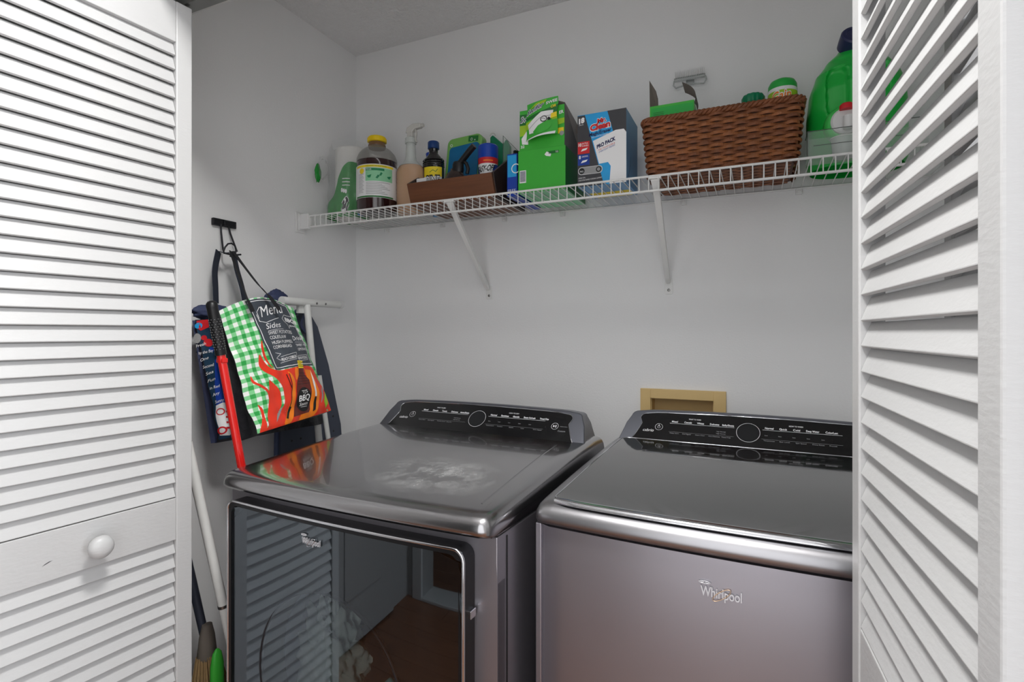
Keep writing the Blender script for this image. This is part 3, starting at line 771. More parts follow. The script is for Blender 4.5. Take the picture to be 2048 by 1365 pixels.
def qmap(C, bulge=.02, wr=.006, seed=0, wf=9):
    TL, TR, BR, BL = C
    n = ((TR-TL).cross(BL-TL)).normalized()
    if n.x < 0: n = -n
    def P(u, v, o=0):
        p = (TL*(1-u)+TR*u)*(1-v)+(BL*(1-u)+BR*u)*v
        e = max(0, math.sin(PI*min(1, max(0, u))))**.6*max(0, math.sin(PI*min(1, max(0, v*.96+.02))))**.6
        k = bulge*e + wr*(noise.noise(Vector((u*4+seed, v*wf, seed)))+.5*noise.noise(Vector((u*12, v*3+seed*2, 1)))) * (.35+.65*v)
        return p+n*(k+o)
    return P, n
def tote(name, label, C, thick, mats, bulge, seed, topcurve=0, parent_loc=None):
    P, n = qmap(C, bulge, .010, seed)
    root = thing(name, label, 'bag', parent_loc or C[0])
    off = Vector(root.location)
    NU, NV = 30, 34
    def Q(u, v, o=0):
        p = P(u, v, o); p = p+Vector((0, 0, topcurve*math.sin(PI*u)*(1-v)**3)); return p-off
    fm = MB().grid(lambda u, v: Q(u, v), NU, NV)
    o = fm.build('front_panel', mats[0], root, smooth=60)
    uvl = o.data.uv_layers.new(name='UVMap')
    for p in o.data.polygons:
        for li in p.loop_indices:
            vi = o.data.loops[li].vertex_index; uvl.data[li].uv = ((vi % (NU+1))/NU, (vi//(NU+1))/NV)
    back = lambda u, v: Q(u, v)*.0+((C[0]*(1-u)+C[1]*u)*(1-v)+(C[3]*(1-u)+C[2]*u)*v)-off-n*thick(v)
    sd = MB()
    def wr(p, k=.004): return p+Vector((noise.noise(p*25), noise.noise(p*25+Vector((5, 5, 5))), 0))*k
    for uu in (0, 1):
        sd.grid(lambda a, v: (lambda p: p+Vector((0, .012*math.sin(PI*a)*(1 if uu == 0 else -1), 0)))(Q(uu, v)*(1-a)+back(uu, v)*a) + (Vector((0, .004*noise.noise(Vector((a*3, v*9, seed))), 0)) if 0 < a < 1 else Vector((0, 0, 0))), 6, NV)
    sd.grid(lambda u, a: Q(u, 1)*(1-a)+back(u, 1)*a, NU, 5)
    sd.grid(lambda u, v: back(u, v), 8, 8)
    sd.build('gusset', mats[1], root, smooth=60)
    return root, Q
# -- far navy bag (behind)
nb = thing('navy_cloth_bag', 'crumpled navy nylon bag hanging behind the two printed totes', 'bag', (.03, -.6, 1.3))
def lump(c, s, seed, nn=(24, 16)):
    def fn(u, v):
        a = u*2*PI; b = v*PI; d = Vector((math.cos(a)*math.sin(b), math.sin(a)*math.sin(b), math.cos(b)))
        r_ = 1+.30*noise.noise(d*2.2+Vector((seed, 1, 2)))+.16*noise.noise(d*5+Vector((seed, 9, 2)))
        return Vector(c)+Vector((d.x*s[0], d.y*s[1], d.z*s[2]))*r_
    return fn
NB = Vector(nb.location)
MB().grid(lump((-.006, .02, -.03), (.018, .125, .10), 2), 44, 28).build('bag_body', 'navy', nb, smooth=70)
c_ = at_x(552, 598, .055)-NB; MB().grid(lump(c_, (.026, .040, .028), 4), 28, 18).build('rolled_top', 'navy', nb, smooth=70)
c_ = at_x(424, 626, .060)-NB; MB().grid(lump(c_, (.022, .062, .022), 6), 28, 18).build('rolled_top', 'navy', nb, smooth=70)
def strap(pts, wd, th=.0015, m='webbing', parent=None, name='handle', up=(1, .3, 0)):
    # smooth by Catmull-Rom
    pts = [Vector(p) for p in pts]; q = []
    for i in range(len(pts)-1):
        p0 = pts[max(i-1, 0)]; p1 = pts[i]; p2 = pts[i+1]; p3 = pts[min(i+2, len(pts)-1)]
        for k in range(6):
            t = k/6; q.append(.5*((2*p1)+(p2-p0)*t+(2*p0-5*p1+4*p2-p3)*t*t+(3*p1-p0-3*p2+p3)*t**3))
    q.append(pts[-1])
    if parent: q = [v-Vector(parent.location) for v in q]
    return MB().tube(q, 0, 4, up=up, flat=(wd/1.414*1.0, th)).build(name, m, parent)
strap([at_x(437, 503, .045), at_x(430, 540, .05), at_x(431, 575, .05), at_x(432, 606, .055)], .030, m='navyweb', parent=nb, up=(1, .5, 0))
strap([at_x(467, 505, .045), at_x(474, 540, .05), at_x(484, 575, .055), at_x(490, 606, .06)], .030, m='navyweb', parent=nb, up=(1, .5, 0))
strap([at_x(437, 503, .045), at_x(450, 506, .062), at_x(467, 505, .045)], .008, m='navyweb', parent=nb, up=(0, 0, 1))

# -- blue printed tote
C2 = [at_x(390, 640, .080), at_x(575, 632, .080), at_x(648, 848, .135), at_x(437, 886, .135)]
b2, Q2 = tote('printed_tote_bag', 'dark blue printed tote bag sticking out behind the checked tote', C2, lambda v: .012+.02*v, ['bagblack', 'navy'], .006, 3.3)
# art on it, in photo pixels of the visible strip
def inv_bilin(pc):
    (x0, y0), (x1, y1), (x2, y2), (x3, y3) = pc
    def g(x, y):
        u = v = .5
        for _ in range(12):
            fx = (x0*(1-u)+x1*u)*(1-v)+(x3*(1-u)+x2*u)*v-x; fy = (y0*(1-u)+y1*u)*(1-v)+(y3*(1-u)+y2*u)*v-y
            a = (x1-x0)*(1-v)+(x2-x3)*v; b = (x3-x0)*(1-u)+(x2-x1)*u; c = (y1-y0)*(1-v)+(y2-y3)*v; d = (y3-y0)*(1-u)+(y2-y1)*u
            D = a*d-b*c; u -= (fx*d-b*fy)/D; v -= (a*fy-fx*c)/D
        return u, v
    return g
iv2 = inv_bilin([(390, 640), (575, 632), (648, 848), (437, 886)])
P2 = Print(lambda x, y, o: Q2(*iv2(x, y), o), step=7, base=.0005)
M['tealblue'] = mat('teal_blue_ink', (34, 60, 82), .4, var=.25, vscale=30)
P2.poly([(391, 641), (440, 641), (480, 870), (438, 881)], 'tealblue', 0)
P2.poly([(392, 642), (411, 640), (414, 655), (400, 662), (393, 655)], 'redink', 1)
P2.circ(413, 686, 8, 'redink', 1); P2.circ(406, 676, 5, 'redink', 1); P2.circ(396, 652, 6, 'cyan', 1); P2.circ(418, 700, 5, 'blueink', 1)
P2.poly([(424, 720), (436, 718), (452, 790), (448, 812), (430, 815)], 'blueink', 1)
P2.poly([(429, 812), (440, 806), (452, 806), (462, 850), (455, 872), (438, 872), (433, 850)], 'whiteink', 2)
P2.ring(438, 824, 7, 2, 'redink', 3); P2.ring(440, 862, 8, 3, 'redink', 3)
for k in range(4): P2.rect(446, 822+k*11, 454, 826+k*11, 'redink', 3)
for k, t in enumerate(['Fresh', 'by the Bay', 'One', 'Second', 'Sea', 'Fun', 'in Red', 'Any', 'Sunny']):
    y = 690+k*14; x = 393+k*4.3
    P2.text(t, (x, y+6), (x+8+1.6*len(t), y), (-1.5, -5.5), 'whiteink', 3, shear=.3)
P2.circ(395, 677, 6, 'greyink', 2, ry=10)
P2.build('tote_print', b2)

# -- green checked tote
PC = [(438, 622), (586, 617), (661, 822), (513, 869)]
C1 = [at_x(*PC[0], .150), at_x(*PC[1], .150), at_x(*PC[2], .225), at_x(*PC[3], .275)]
b1, Q1 = tote('checked_tote_bag', 'tote bag printed with green gingham, chalkboard menu and flames, hanging from the wall hook', C1, lambda v: .035+.045*v, ['gingham', 'bagblack'], .022, 1.7, topcurve=.034)
iv1 = inv_bilin(PC)
def clampuv(u, v): return min(1.0, max(0, u)), min(1, max(0.0, v))
P1 = Print(lambda x, y, o: Q1(*clampuv(*iv1(x, y)), o), step=6, base=.0005)
def R3(pts): return [(480+x/6.205, 680+y/6.205) for x, y in pts]
def CH(pts, n=2):
    for _ in range(n):
        q = []
        for a, b in zip(pts, pts[1:]+pts[:1]): q += [(a[0]*.78+b[0]*.22, a[1]*.78+b[1]*.22), (a[0]*.22+b[0]*.78, a[1]*.22+b[1]*.78)]
        pts = q
    return pts
def R2(pts): return [(470+x/6.205, 560+y/6.205) for x, y in pts]
P1.poly(CH(R3([(430, 425), (860, 310), (940, 480), (1050, 640), (1105, 830), (1130, 900), (890, 985), (500, 1110), (240, 1200), (360, 1000), (440, 900), (480, 800), (460, 700), (420, 600), (330, 500), (220, 440), (160, 350), (150, 220), (200, 300), (290, 400), (340, 430)])), 'flame', 0)
P1.poly(CH(R3([(190, 50), (175, 170), (210, 280), (310, 400), (330, 420), (270, 330), (215, 220)])), 'flame', 0)
P1.poly(CH(R3([(85, 460), (90, 560), (180, 620), (260, 680), (290, 760), (300, 840), (320, 760), (280, 660), (200, 600), (120, 560)])), 'flame', 0)
P1.poly(CH(R3([(260, 520), (350, 600), (420, 700), (440, 830), (400, 960), (350, 1110), (290, 1150), (340, 1000), (370, 880), (360, 760), (320, 640)])), 'flame', 1)
P1.poly(CH(R3([(175, 810), (230, 900), (245, 1000), (215, 1190), (300, 1150), (270, 980), (250, 880)])), 'flame', 0)
P1.poly(CH(R3([(470, 425), (560, 490), (600, 620), (600, 1040), (470, 1110), (540, 830), (560, 640), (530, 520)])), 'orangeink', 1)
P1.poly(CH(R3([(715, 350), (790, 470), (830, 360), (870, 480), (930, 640), (935, 790), (890, 970), (600, 1060), (815, 930), (810, 620), (760, 480)])), 'orangeink', 1)
P1.poly(CH(R3([(570, 390), (625, 385), (640, 470), (600, 560)])), 'orangeink', 1)
for q in ([(970, 640), (1010, 560), (1000, 700), (960, 800)], [(1000, 780), (1040, 640), (1070, 800), (1030, 860)], [(400, 930), (450, 850), (430, 960), (390, 1050)]):
    P1.poly(R3(q), 'lime' if q[0][0] > 990 else 'greyink', 1)
# bottle
P1.poly(R3([(625, 395), (705, 385), (722, 450), (790, 520), (810, 640), (815, 880), (800, 915), (590, 985), (610, 800), (610, 560), (635, 480)]), 'brownink', 2)
P1.poly(R3([(608, 305), (690, 297), (706, 385), (625, 396)]), 'yellowink', 3)
for k in range(3): P1.line(R3([(615+k*4, 325+k*23), (698+k*3, 318+k*23)]), 1.0, 'blackink', 4)
for k in range(5): P1.line(R3([(640-k*5, 450+k*35), (735+k*14, 440+k*30)]), .8, 'blackink', 3)
P1.circ(480+715/6.205, 680+765/6.205, 15.5, 'blackink', 3, ry=24)
P1.text("TJ'S", R3([(678, 703)])[0], R3([(757, 680)])[0], (-1.2, -6), 'whiteink', 5)
P1.text('BBQ', R3([(650, 800)])[0], R3([(795, 760)])[0], (-1.5, -11), 'whiteink', 5, bold=.02)
P1.text('Sauce', R3([(662, 850)])[0], R3([(776, 818)])[0], (-.5, -6), 'whiteink', 5, shear=.2)
P1.line(R3([(680, 862), (760, 845)]), .6, 'whiteink', 5)
# fork and knife
P1.line(R3([(470, 475), (520, 600), (545, 640), (548, 800), (515, 1000)]), 1.3, 'blackink', 4)
P1.line(R3([(500, 465), (535, 590), (545, 640)]), .9, 'blackink', 4); P1.line(R3([(545, 860), (515, 1005)]), 4.2, 'blackink', 4)
P1.poly(R3([(825, 390), (872, 540), (888, 720), (858, 722), (843, 560)]), 'whiteink', 4)
P1.poly(R3([(858, 730), (886, 728), (882, 885), (850, 905)]), 'blackink', 4)
# chalkboard
P1.poly([(482, 623), (567, 620), (623, 731), (534.5, 749)], 'chalk', 2)
P1.line([(486, 626), (537, 745), (619, 728), (566, 623), (487, 626)], 1.1, 'whiteink', 3)
up = (-.363, -.93)
def t1(s, a, b, h, **k): P1.text(s, a, b, (up[0]*h, up[1]*h), 'whiteink', 3, **k)
t1('Menu', (511, 653), (557, 641), 18, shear=.3)
P1.line([(501, 648), (507, 660), (520, 662), (545, 652)], .9, 'whiteink', 3); P1.line([(515, 640), (507, 636), (502, 644), (506, 655)], .9, 'whiteink', 3)
t1('BBQ', (560, 655), (583, 653), 6.5, bold=.04)
P1.line([(552, 652), (556, 645), (575, 642), (586, 650), (588, 666), (585, 660), (571, 660), (569, 667), (565, 660), (556, 656), (552, 652)], .7, 'whiteink', 3)
t1('pig roast', (570, 662), (585, 660), 3, shear=.3)
t1('Sides', (519, 674), (550, 668), 10, shear=.35); P1.line([(522, 677), (553, 671)], .6, 'whiteink', 3)
t1('SWEET POTATOES', (523, 684), (575, 676), 6); t1('COLESLAW', (526, 692), (560, 687), 6)
t1('HUSH PUPPIES', (530, 701), (573, 694), 6); t1('CORNBREAD', (532, 709.5), (570, 703), 6)
t1('Drinks', (576, 688.5), (600, 684.5), 9, shear=.3); P1.line([(579, 691.5), (599, 689)], .5, 'whiteink', 3)
t1('SWEET TEA', (581, 700), (605, 696), 5); t1('LEMONADE', (584, 708), (608, 703), 5)
t1('PEACH COBBLER', (548, 732), (577, 723.5), 5.5, bold=.01); t1('BANANA PUDDING', (581, 726.5), (607, 720), 5.5, bold=.01)
P1.line([(545, 724), (560, 719), (577, 713), (577.5, 722.5)], .6, 'whiteink', 3); P1.line([(546, 735), (578, 725.5)], .6, 'whiteink', 3); P1.line([(581, 719), (606, 712), (608, 722), (584, 729), (581, 719)], .6, 'whiteink', 3)
P1.line([(535, 716), (545, 718), (538, 726), (546, 730)], .6, 'whiteink', 3)
P1.build('tote_print', b1)
strap([at_x(462, 503, .075), at_x(472, 535, .10), at_x(487, 577, .15), at_x(497, 602, .190), at_x(506, 624, .200)], .018, parent=b1, up=(1, .4, 0))
strap([at_x(466, 503, .075), at_x(486, 530, .10), at_x(517, 570, .15), at_x(538, 592, .192), at_x(559, 620, .202)], .0145, parent=b1, up=(1, .4, 0))

# -- ironing board stored upright
ib = thing('ironing_board', 'folded ironing board with navy cover and white T-shaped leg, leaning on the left wall', 'ironing board', (.035, -.30, 0))
L0 = Vector(ib.location)
# board: tall panel in the y-z plane, grey steel underside facing +x
outl = [(-.15, .02), (.16, .02), (.17, .10), (.165, .62), (.142, .95), (.085, 1.18), (.035, 1.32), (.005, 1.36), (-.04, 1.375), (-.09, 1.34), (-.13, 1.18), (-.145, .95), (-.16, .62), (-.165, .10)]
lean = lambda y, z: .045*(1-z/1.4)
MB().prism(outl, 0, .012, lambda a, b, h: (lean(a, b)+h, a, b)).build('board', 'boardgrey', ib, bevel=.003)
MB().prism([(x*1.05, z*1.012-.008) for x, z in outl], -.012, .004, lambda a, b, h: (lean(a, b)+h-.004, a, b)).build('padded_cover', 'denim', ib, bevel=.006, seg=3)
hb = MB()
for z in (.86, .93, .985):
    for y in (-.10, -.06, .02, .07, .10): 
        T = Matrix.Translation((lean(y, z)+.0123, y, z)) @ Matrix.Rotation(PI/2, 4, 'Y'); hb.lathe([(.0045, 0), (.004, .0005)], 10, T=T)
hb.build('vent_holes', 'black', ib, kind='stuff')
pa, pb = at_x(566, 602, .095)-L0, at_x(681, 610, .060)-L0
ft = MB().cyl(pa, pb, .0135, 16).build('foot_bar', 'tube', ib, smooth=50)
dv = (pb-pa).normalized()
MB().cyl(pb-dv*.012, pb+dv*.006, .0145, 16).build('end_cap', 'whiteplastic', ft, smooth=50)
MB().cyl(pa-dv*.006, pa+dv*.012, .0145, 16).build('end_cap', 'whiteplastic', ft, smooth=50)
for t in (.50, .66):
    q = pa+(pb-pa)*t; MB().cyl(q+Vector((.010, 0, -.002)), q+Vector((.0148, 0, -.002)), .004, 12).build('rivet', 'screw', ft)
t0, t1_ = at_x(614, 610, .088)-L0, at_x(636, 858, .115)-L0
tt = t0+(t1_-t0)*2.4
MB().cyl(t0, tt, .0115, 16).build('leg_tube', 'tube', ib, smooth=50)
MB().box(t0.x-.02, t0.x-.006, t0.y-.03, t0.y+.016, t0.z-.03, t0.z+.006).build('leg_bracket', 'tube', ib, bevel=.002)
t2 = at_x(638, 752, .075)-L0; t3 = at_x(655, 868, .085)-L0; MB().cyl(t2, t2+(t3-t2)*2.2, .009, 12).build('leg_tube', 'tube', ib, smooth=50)
# loose strap of the cover
strap([at_x(612, 625, .060), at_x(603, 650, .058), at_x(614, 668, .06)], .012, m='navy', parent=ib, name='cover_tie')

# -- red pole
p0, p1 = at_x(424, 612, .262), at_x(481, 922, .284)
mp = thing('red_mop', 'red-handled mop with black perforated grip, leaning beside the checked tote', 'mop', (p1+(p1-p0)*2.1))
L0 = Vector(mp.location); d = p1-p0
pg = p0+d*(96/310)
MB().cyl(pg-L0, p0+d*2.95-L0, .0105, 20).build('pole', 'red', mp, smooth=60)
gr = MB().tube([p0-L0, p0+d*.01-L0, p0+d*.03-L0, pg-L0], .0135, 20, r1=.0132).build('grip', 'black', mp, smooth=60)
du = d.normalized(); sdv = du.cross(Vector((0, 1, 0))).normalized(); s2 = du.cross(sdv)
dots = MB()
for k in range(13):
    for q in range(10):
        a = 2*PI*q/10+(k % 2)*.3; c = p0+d*(.085+.0155*k)-L0+(sdv*math.cos(a)+s2*math.sin(a))*.0136; dots.lathe([(.0009, -.0006), (.0009, .0006)], 6, c=tuple(c))
dots.build('grip_dots', 'greyink', mp, kind='stuff')
MB().lathe([(.0138, -.004), (.013, .006), (.009, .011), (.003, .013)], 20, T=Matrix.Translation(p0-L0) @ (-du).to_track_quat('Z', 'Y').to_matrix().to_4x4()).build('grip_cap', 'black', gr, smooth=60)
MB().box(-.012, .012, -.008, .008, -.006, .006, T=Matrix.Translation(p0+d*.46*.75-L0+sdv*.0)).build('hang_tab', 'red', mp, bevel=.002)
e = p0+d*2.95-L0; MB().box(e.x-.12, e.x+.012, e.y-.05, e.y+.05, e.z-.03, e.z+.01).build('mop_head', 'black', mp, bevel=.006)

# -- broom and grey pole, green brush
bp0, bp1 = at_x(384, 930, .245), at_x(447, 1215, .280)
bb = thing('grey_pole', 'slim grey metal pole leaning behind the open left door', 'pole', bp1+(bp1-bp0)*.8)
MB().cyl(bp0-Vector(bb.location)+(bp0-bp1)*.15, Vector((0, 0, 0)), .0115, 16).build('pole_tube', 'tube', bb, smooth=60)
MB().cyl((bp0+(bp1-bp0)*.98)-Vector(bb.location), (bp0+(bp1-bp0)*1.0)-Vector(bb.location), .0128, 16).build('pole_collar', 'screw', bb, smooth=60)
bm_ = at_x(404, 1268, .15)
br = thing('straw_broom', 'straw broom with grey binding standing behind the open left door', 'broom', (bm_.x+.02, bm_.y, 0))
L0 = Vector(br.location); z1 = bm_.z
MB().cyl((-.16, -.045, z1+.62), (-.012, 0, z1), .011, 16).build('handle', 'boardgrey', br, smooth=60)
MB().lathe([(.013, .03), (.020, .0), (.026, -.05), (.024, -.06)], 20, c=(0, 0, z1), sx=.8).build('binding', 'kraft', br, smooth=60)
st = MB(); random.seed(5)
for k in range(260):
    a = random.random()*2*PI; q = math.sqrt(random.random()); x, y = .020*q*math.cos(a), .028*q*math.sin(a)
    st.tube([(x, y, z1-.05), (x*1.9+.010, y*1.7, z1-.13), (x*3.0+.010, y*2.7, z1-.30), (x*3.3, y*3.1, z1-.38)], .0013, 4)
st.build('bristles', 'straw', br, kind='stuff')
gb = at_x(434, 1300, .235)
g_ = thing('green_scrub_brush', 'green-handled brush with dark bristles wedged beside the dryer', 'brush', (gb.x, gb.y, 0))
zt = at_x(434, 1310, .235).z-.045
MB().lathe([(.004, .06), (.012, .05), (.018, .02), (.019, -.03), (.015, -.2), (.012, -.38)], 16, c=(0, 0, zt), sx=.6).build('brush_handle', 'green', g_, smooth=60)
bs = MB()
for k in range(60):
    z = zt-.03-.006*(k//3); bs.tube([(0, (k % 3-1)*.006, z), (.032, (k % 3-1)*.010-.006, z-.008)], .0009, 4)
bs.build('brush_bristles', 'black', g_, kind='stuff')

# ================================================================== SHELF ITEMS
Z = SZ+.0008
def cylmap(cx, cy, r, z0, a0=-PI/2):      # print on a cylinder; a in metres along the arc from a0
    return lambda a, b, o: (cx+(r+o)*math.cos(a0+a/r), cy+(r+o)*math.sin(a0+a/r), z0+b)
AV = math.radians(-62)   # direction (from an item) toward the camera, left end of the shelf

# paper towel pack
pk = thing('paper_towel_pack', 'plastic-wrapped paper towel roll pack with green print, leftmost on the shelf', 'paper towels', (.108, -.165, Z))
MB().lathe([(.058, 0), (.062, .004), (.062, .262), (.058, .266), (.022, .266), (.022, .262)], 40, c=(.005, .01, 0)).build('paper_roll', 'paper', pk, smooth=40)
def wrapf(s, seed, lo, hi):
    def fn(u, v):
        a = u*2*PI; z = lo+(hi-lo)*v
        r_ = (.072+.010*noise.noise(Vector((math.cos(a)*2, math.sin(a)*2, z*14+seed)))+.005*noise.noise(Vector((math.cos(a)*6, math.sin(a)*6, z*40)))) * (1-.12*max(0, (z-.2)/.08))
        wx = 1.0+(.38*max(0, -math.cos(a+.5))**2 if s > 1.02 else 0)
        return Vector((r_*wx*math.cos(a)*s, r_*.98*math.sin(a)*s, z))
    return fn
gf = wrapf(1, 2, 0, .30)
film_o = MB().grid(wrapf(1.03, 2, .002, .285), 60, 34).build('plastic_film', 'film', pk, smooth=70)
# printed lower part of the wrap
def gmap(u, v):
    p = gf(u, v); return p
m = MB(); NU, NV = 72, 40; vs = []; fs = []
top = lambda u: .045+.165/(1+math.exp(-(((u+.5) % 1)-.255)*24))-.08/(1+math.exp(-(((u+.5) % 1)-.66)*20))+.006*math.sin(u*25)
ident = [wrapf(1.005, 2, 0, 1)(i/NU, min(top(i/NU), .24)*j/NV) for j in range(NV+1) for i in range(NU+1)]
m.add(ident, [(j*(NU+1)+i, j*(NU+1)+i+1, (j+1)*(NU+1)+i+1, (j+1)*(NU+1)+i) for j in range(NV) for i in range(NU)])
gr_ = m.build('green_wrap', 'green2', pk, smooth=70)
M['green2b'] = mat('wrap_green', (30, 140, 50), .25, var=.12, vscale=18)
gr_.data.materials[0] = M['green2b']
wf = wrapf(1.012, 2, 0, 1)
PP = Print(lambda a, b, o: wf(a, b)*(1+o*6), step=.03, base=.0004)
uc = .835
PP.poly([(uc-.035, .022), (uc-.028, .050), (uc-.012, .068), (uc+.006, .075), (uc+.020, .066), (uc+.024, .040), (uc+.016, .030), (uc+.012, .016), (uc-.02, .010)], 'whiteink', 0)
PP.poly([(uc-.032, .024), (uc-.025, .049), (uc-.011, .065), (uc+.006, .072), (uc+.017, .064), (uc+.021, .041), (uc+.013, .031), (uc+.009, .018), (uc-.02, .013)], 'blackink', 1)
PP.line([(uc-.018, .018), (uc-.010, .045), (uc+.004, .058)], .004, 'whiteink', 2); PP.line([(uc-.003, .018), (uc+.004, .040), (uc+.012, .052)], .004, 'whiteink', 2)
PP.circ(uc-.030, .095, .008, 'whiteink', 1); PP.circ(uc-.015, .093, .008, 'whiteink', 1); PP.circ(uc, .091, .008, 'whiteink', 1)
for k in range(3): PP.rect(uc-.03, .112+.012*k, uc+.03, .115+.012*k, 'whiteink', 1)
PP.rect(.93, .006, .99, .03, 'cyan', 1)
PP.build('wrap_print', pk)
MB().grid(lump((-.066, -.07, .185), (.016, .020, .040), 5), 20, 14).build('film_knot', 'film', pk, smooth=70)
MB().grid(lump((-.074, -.085, .165), (.008, .014, .034), 8), 20, 14).build('film_tail', M['green2b'], pk, smooth=70)

# big cleaner jug
j = thing('cleaner_jug', 'large clear jug of dark amber cleaner with yellow cap and green-white label', 'bottle', (.268, -.205, Z))
MB().lathe([(.060, 0), (.069, .006), (.071, .02), (.071, .17), (.069, .185)], 44).build('liquid', 'amber', j, smooth=40)
MB().lathe([(.0715, .182), (.071, .195), (.064, .212), (.050, .228), (.034, .238), (.030, .243)], 44, cap=False).build('clear_shoulder', film('smoky_clear_plastic', (150, 148, 142), .55, .1), j, smooth=60)
MB().lathe([(.029, .236), (.031, .241), (.031, .247), (.029, .250), (.029, .262)], 36).build('neck', 'amber2', j, smooth=50)
cp = MB().lathe([(.030, .256), (.033, .258), (.033, .272), (.030, .276)], 40).build('cap', 'yellow', j, smooth=40)
rg = MB()
for k in range(36): a = 2*PI*k/36; rg.box(-.0006, .0006, -.001, .001, .259, .271, T=Matrix.Rotation(a, 4, 'Z') @ Matrix.Translation((.0332, 0, 0)))
rg.build('cap_ribs', 'yellow', cp, kind='stuff')
MB().lathe([(.0718, .045), (.0722, .046), (.0722, .160), (.0718, .161)], 48, cap=False).build('label_sleeve', 'white', j, smooth=40)
PJ = Print(cylmap(0, 0, .0724, 0, AV), step=.012, base=.0003)
PJ.rect(-.075, .150, .075, .158, 'yellowink'); PJ.rect(-.075, .046, .075, .051, 'green2')
M['palegreen'] = mat('pale_green_ink', (140, 205, 160), .5); M['midgreen'] = mat('mid_green_ink', (30, 130, 84), .5)
PJ.rect(-.028, .102, .070, .148, 'palegreen'); PJ.rect(-.028, .138, .038, .146, 'midgreen', 1)
PJ.circ(-.044, .138, .010, 'yellowink', 1)
for cx in (-.014, .056): PJ.poly([(cx-.008, .120), (cx-.004, .113), (cx+.004, .113), (cx+.008, .124), (cx, .122)], 'midgreen', 1)
PJ.poly([(.008, .113), (.014, .110), (.022, .120), (.016, .124)], 'midgreen', 1); PJ.poly([(.020, .122), (.026, .120), (.032, .130), (.026, .133)], 'midgreen', 1)
for k in range(8): PJ.rect(-.026, .096-.0055*k, .060-.01*((k*3) % 4), .0975-.0055*k, 'greyink', 1)
for k in range(15): PJ.rect(-.060, .126-.0045*k, -.034-.003*((k*5) % 3), .1272-.0045*k, 'greyink', 1)
PJ.text('CLEANING INSTRUCTIONS', (-.026, .1515), (.045, .1515), (0, .0045), 'green2', 2); PJ.text('PINE', (-.026, .1395), (-.006, .1395), (0, .005), 'whiteink', 3)
PJ.build('label_print', j)

# spray bottle
s_ = thing('spray_bottle', 'translucent trigger spray bottle of peach cleaner between jug and wooden caddy', 'bottle', (.385, -.165, Z))
MB().lathe([(.046, 0), (.050, .006), (.051, .10), (.051, .15), (.048, .158)], 36, sx=1, sy=.8).build('liquid', 'tan', s_, smooth=40)
M['tanfilm'] = film('peach_tinted_plastic', (206, 168, 136), .8, .25)
MB().lathe([(.050, .0005), (.0525, .006), (.0525, .145), (.050, .158), (.042, .168)], 36, sy=.82, cap=False).build('bottle_body', 'tanfilm', s_, smooth=60)
MB().lathe([(.042, .168), (.030, .180), (.0215, .190), (.019, .205), (.0165, .245), (.0165, .262)], 36, sy=.9, cap=False).build('bottle_neck', 'frost', s_, smooth=60)
MB().lathe([(.020, .250), (.020, .268), (.016, .272)], 24).build('collar', 'frost', s_, smooth=40)
M['frostw'] = film('milky_plastic', (214, 212, 206), .8, .3)
MB().box(-.012, .012, -.009, .009, .268, .292).prism([(-.018, .288), (-.012, .308), (.012, .318), (.044, .316), (.046, .300), (.020, .298), (.010, .288)], -.009, .009, lambda a, b, h: (a, h, b)).build('spray_head', 'frostw', s_, bevel=.003)
MB().tube([(.020, 0, .298), (.024, 0, .285), (.021, 0, .268), (.024, 0, .252)], .0032, 8, flat=(.006, .0028)).build('trigger', 'frostw', s_, smooth=60)
MB().cyl((.044, 0, .308), (.054, 0, .309), .007, 12).build('nozzle', 'frostw', s_, smooth=40)
for k in range(9): MB().lathe([(.0528, .02+.013*k), (.0531, .0215+.013*k), (.0528, .023+.013*k)], 36, sy=.82, cap=False).build('body_rib', 'tanfilm', s_, smooth=60)

# slim white bottle behind, blue cap
wb = thing('white_bottle', 'slim white bottle with blue cap leaning behind the spray bottle', 'bottle', (.452, -.075, Z))
wb.rotation_euler = (0, math.radians(-12), 0)
MB().lathe([(.026, .008), (.028, .012), (.028, .14), (.020, .19), (.010, .225)], 24, sy=.5).build('bottle_body', 'cyan2', wb, smooth=50)
MB().lathe([(.011, .221), (.011, .246), (.009, .248)], 20, sy=.8).build('cap', 'blue', wb, smooth=40)

# wooden caddy
cy = thing('wooden_caddy', 'slanted walnut-brown wooden caddy holding bottles, in the shelf middle-left', 'caddy', (0, 0, Z))
cx0, cx1 = .452, .772
prof = [(-.258, 0), (-.285, .070), (-.175, .140), (-.045, .128), (-.035, 0)]
MB().add([(cx0, -.258, 0), (cx1, -.258, 0), (cx1, -.285, .070), (cx0, -.285, .070), (cx0, -.248, 0), (cx1, -.248, 0), (cx1, -.2755, .074), (cx0, -.2755, .074)], [(0, 1, 2, 3), (7, 6, 5, 4), (0, 4, 5, 1), (1, 5, 6, 2), (2, 6, 7, 3), (3, 7, 4, 0)]).build('front_board', 'wood', cy, bevel=.0015)
MB().box(cx0, cx1, -.045, -.036, 0, .125).build('back_board', 'wood', cy, bevel=.0015)
MB().box(cx0+.008, cx1-.008, -.250, -.045, 0, .007).build('bottom_board', 'wood', cy)
for a, b, mm in ((cx0-.0005, cx0+.008, 'wooddark'), (cx1-.008, cx1+.0005, 'wooddark')):
    pr = prof if a > .6 else [(-.258, 0), (-.284, .070), (-.225, .105), (-.045, .110), (-.036, 0)]
    MB().prism(pr, a, b, lambda y, z, h: (h, y, z)).build('end_board', mm, cy, bevel=.0012)
ZC2 = Z+.0078
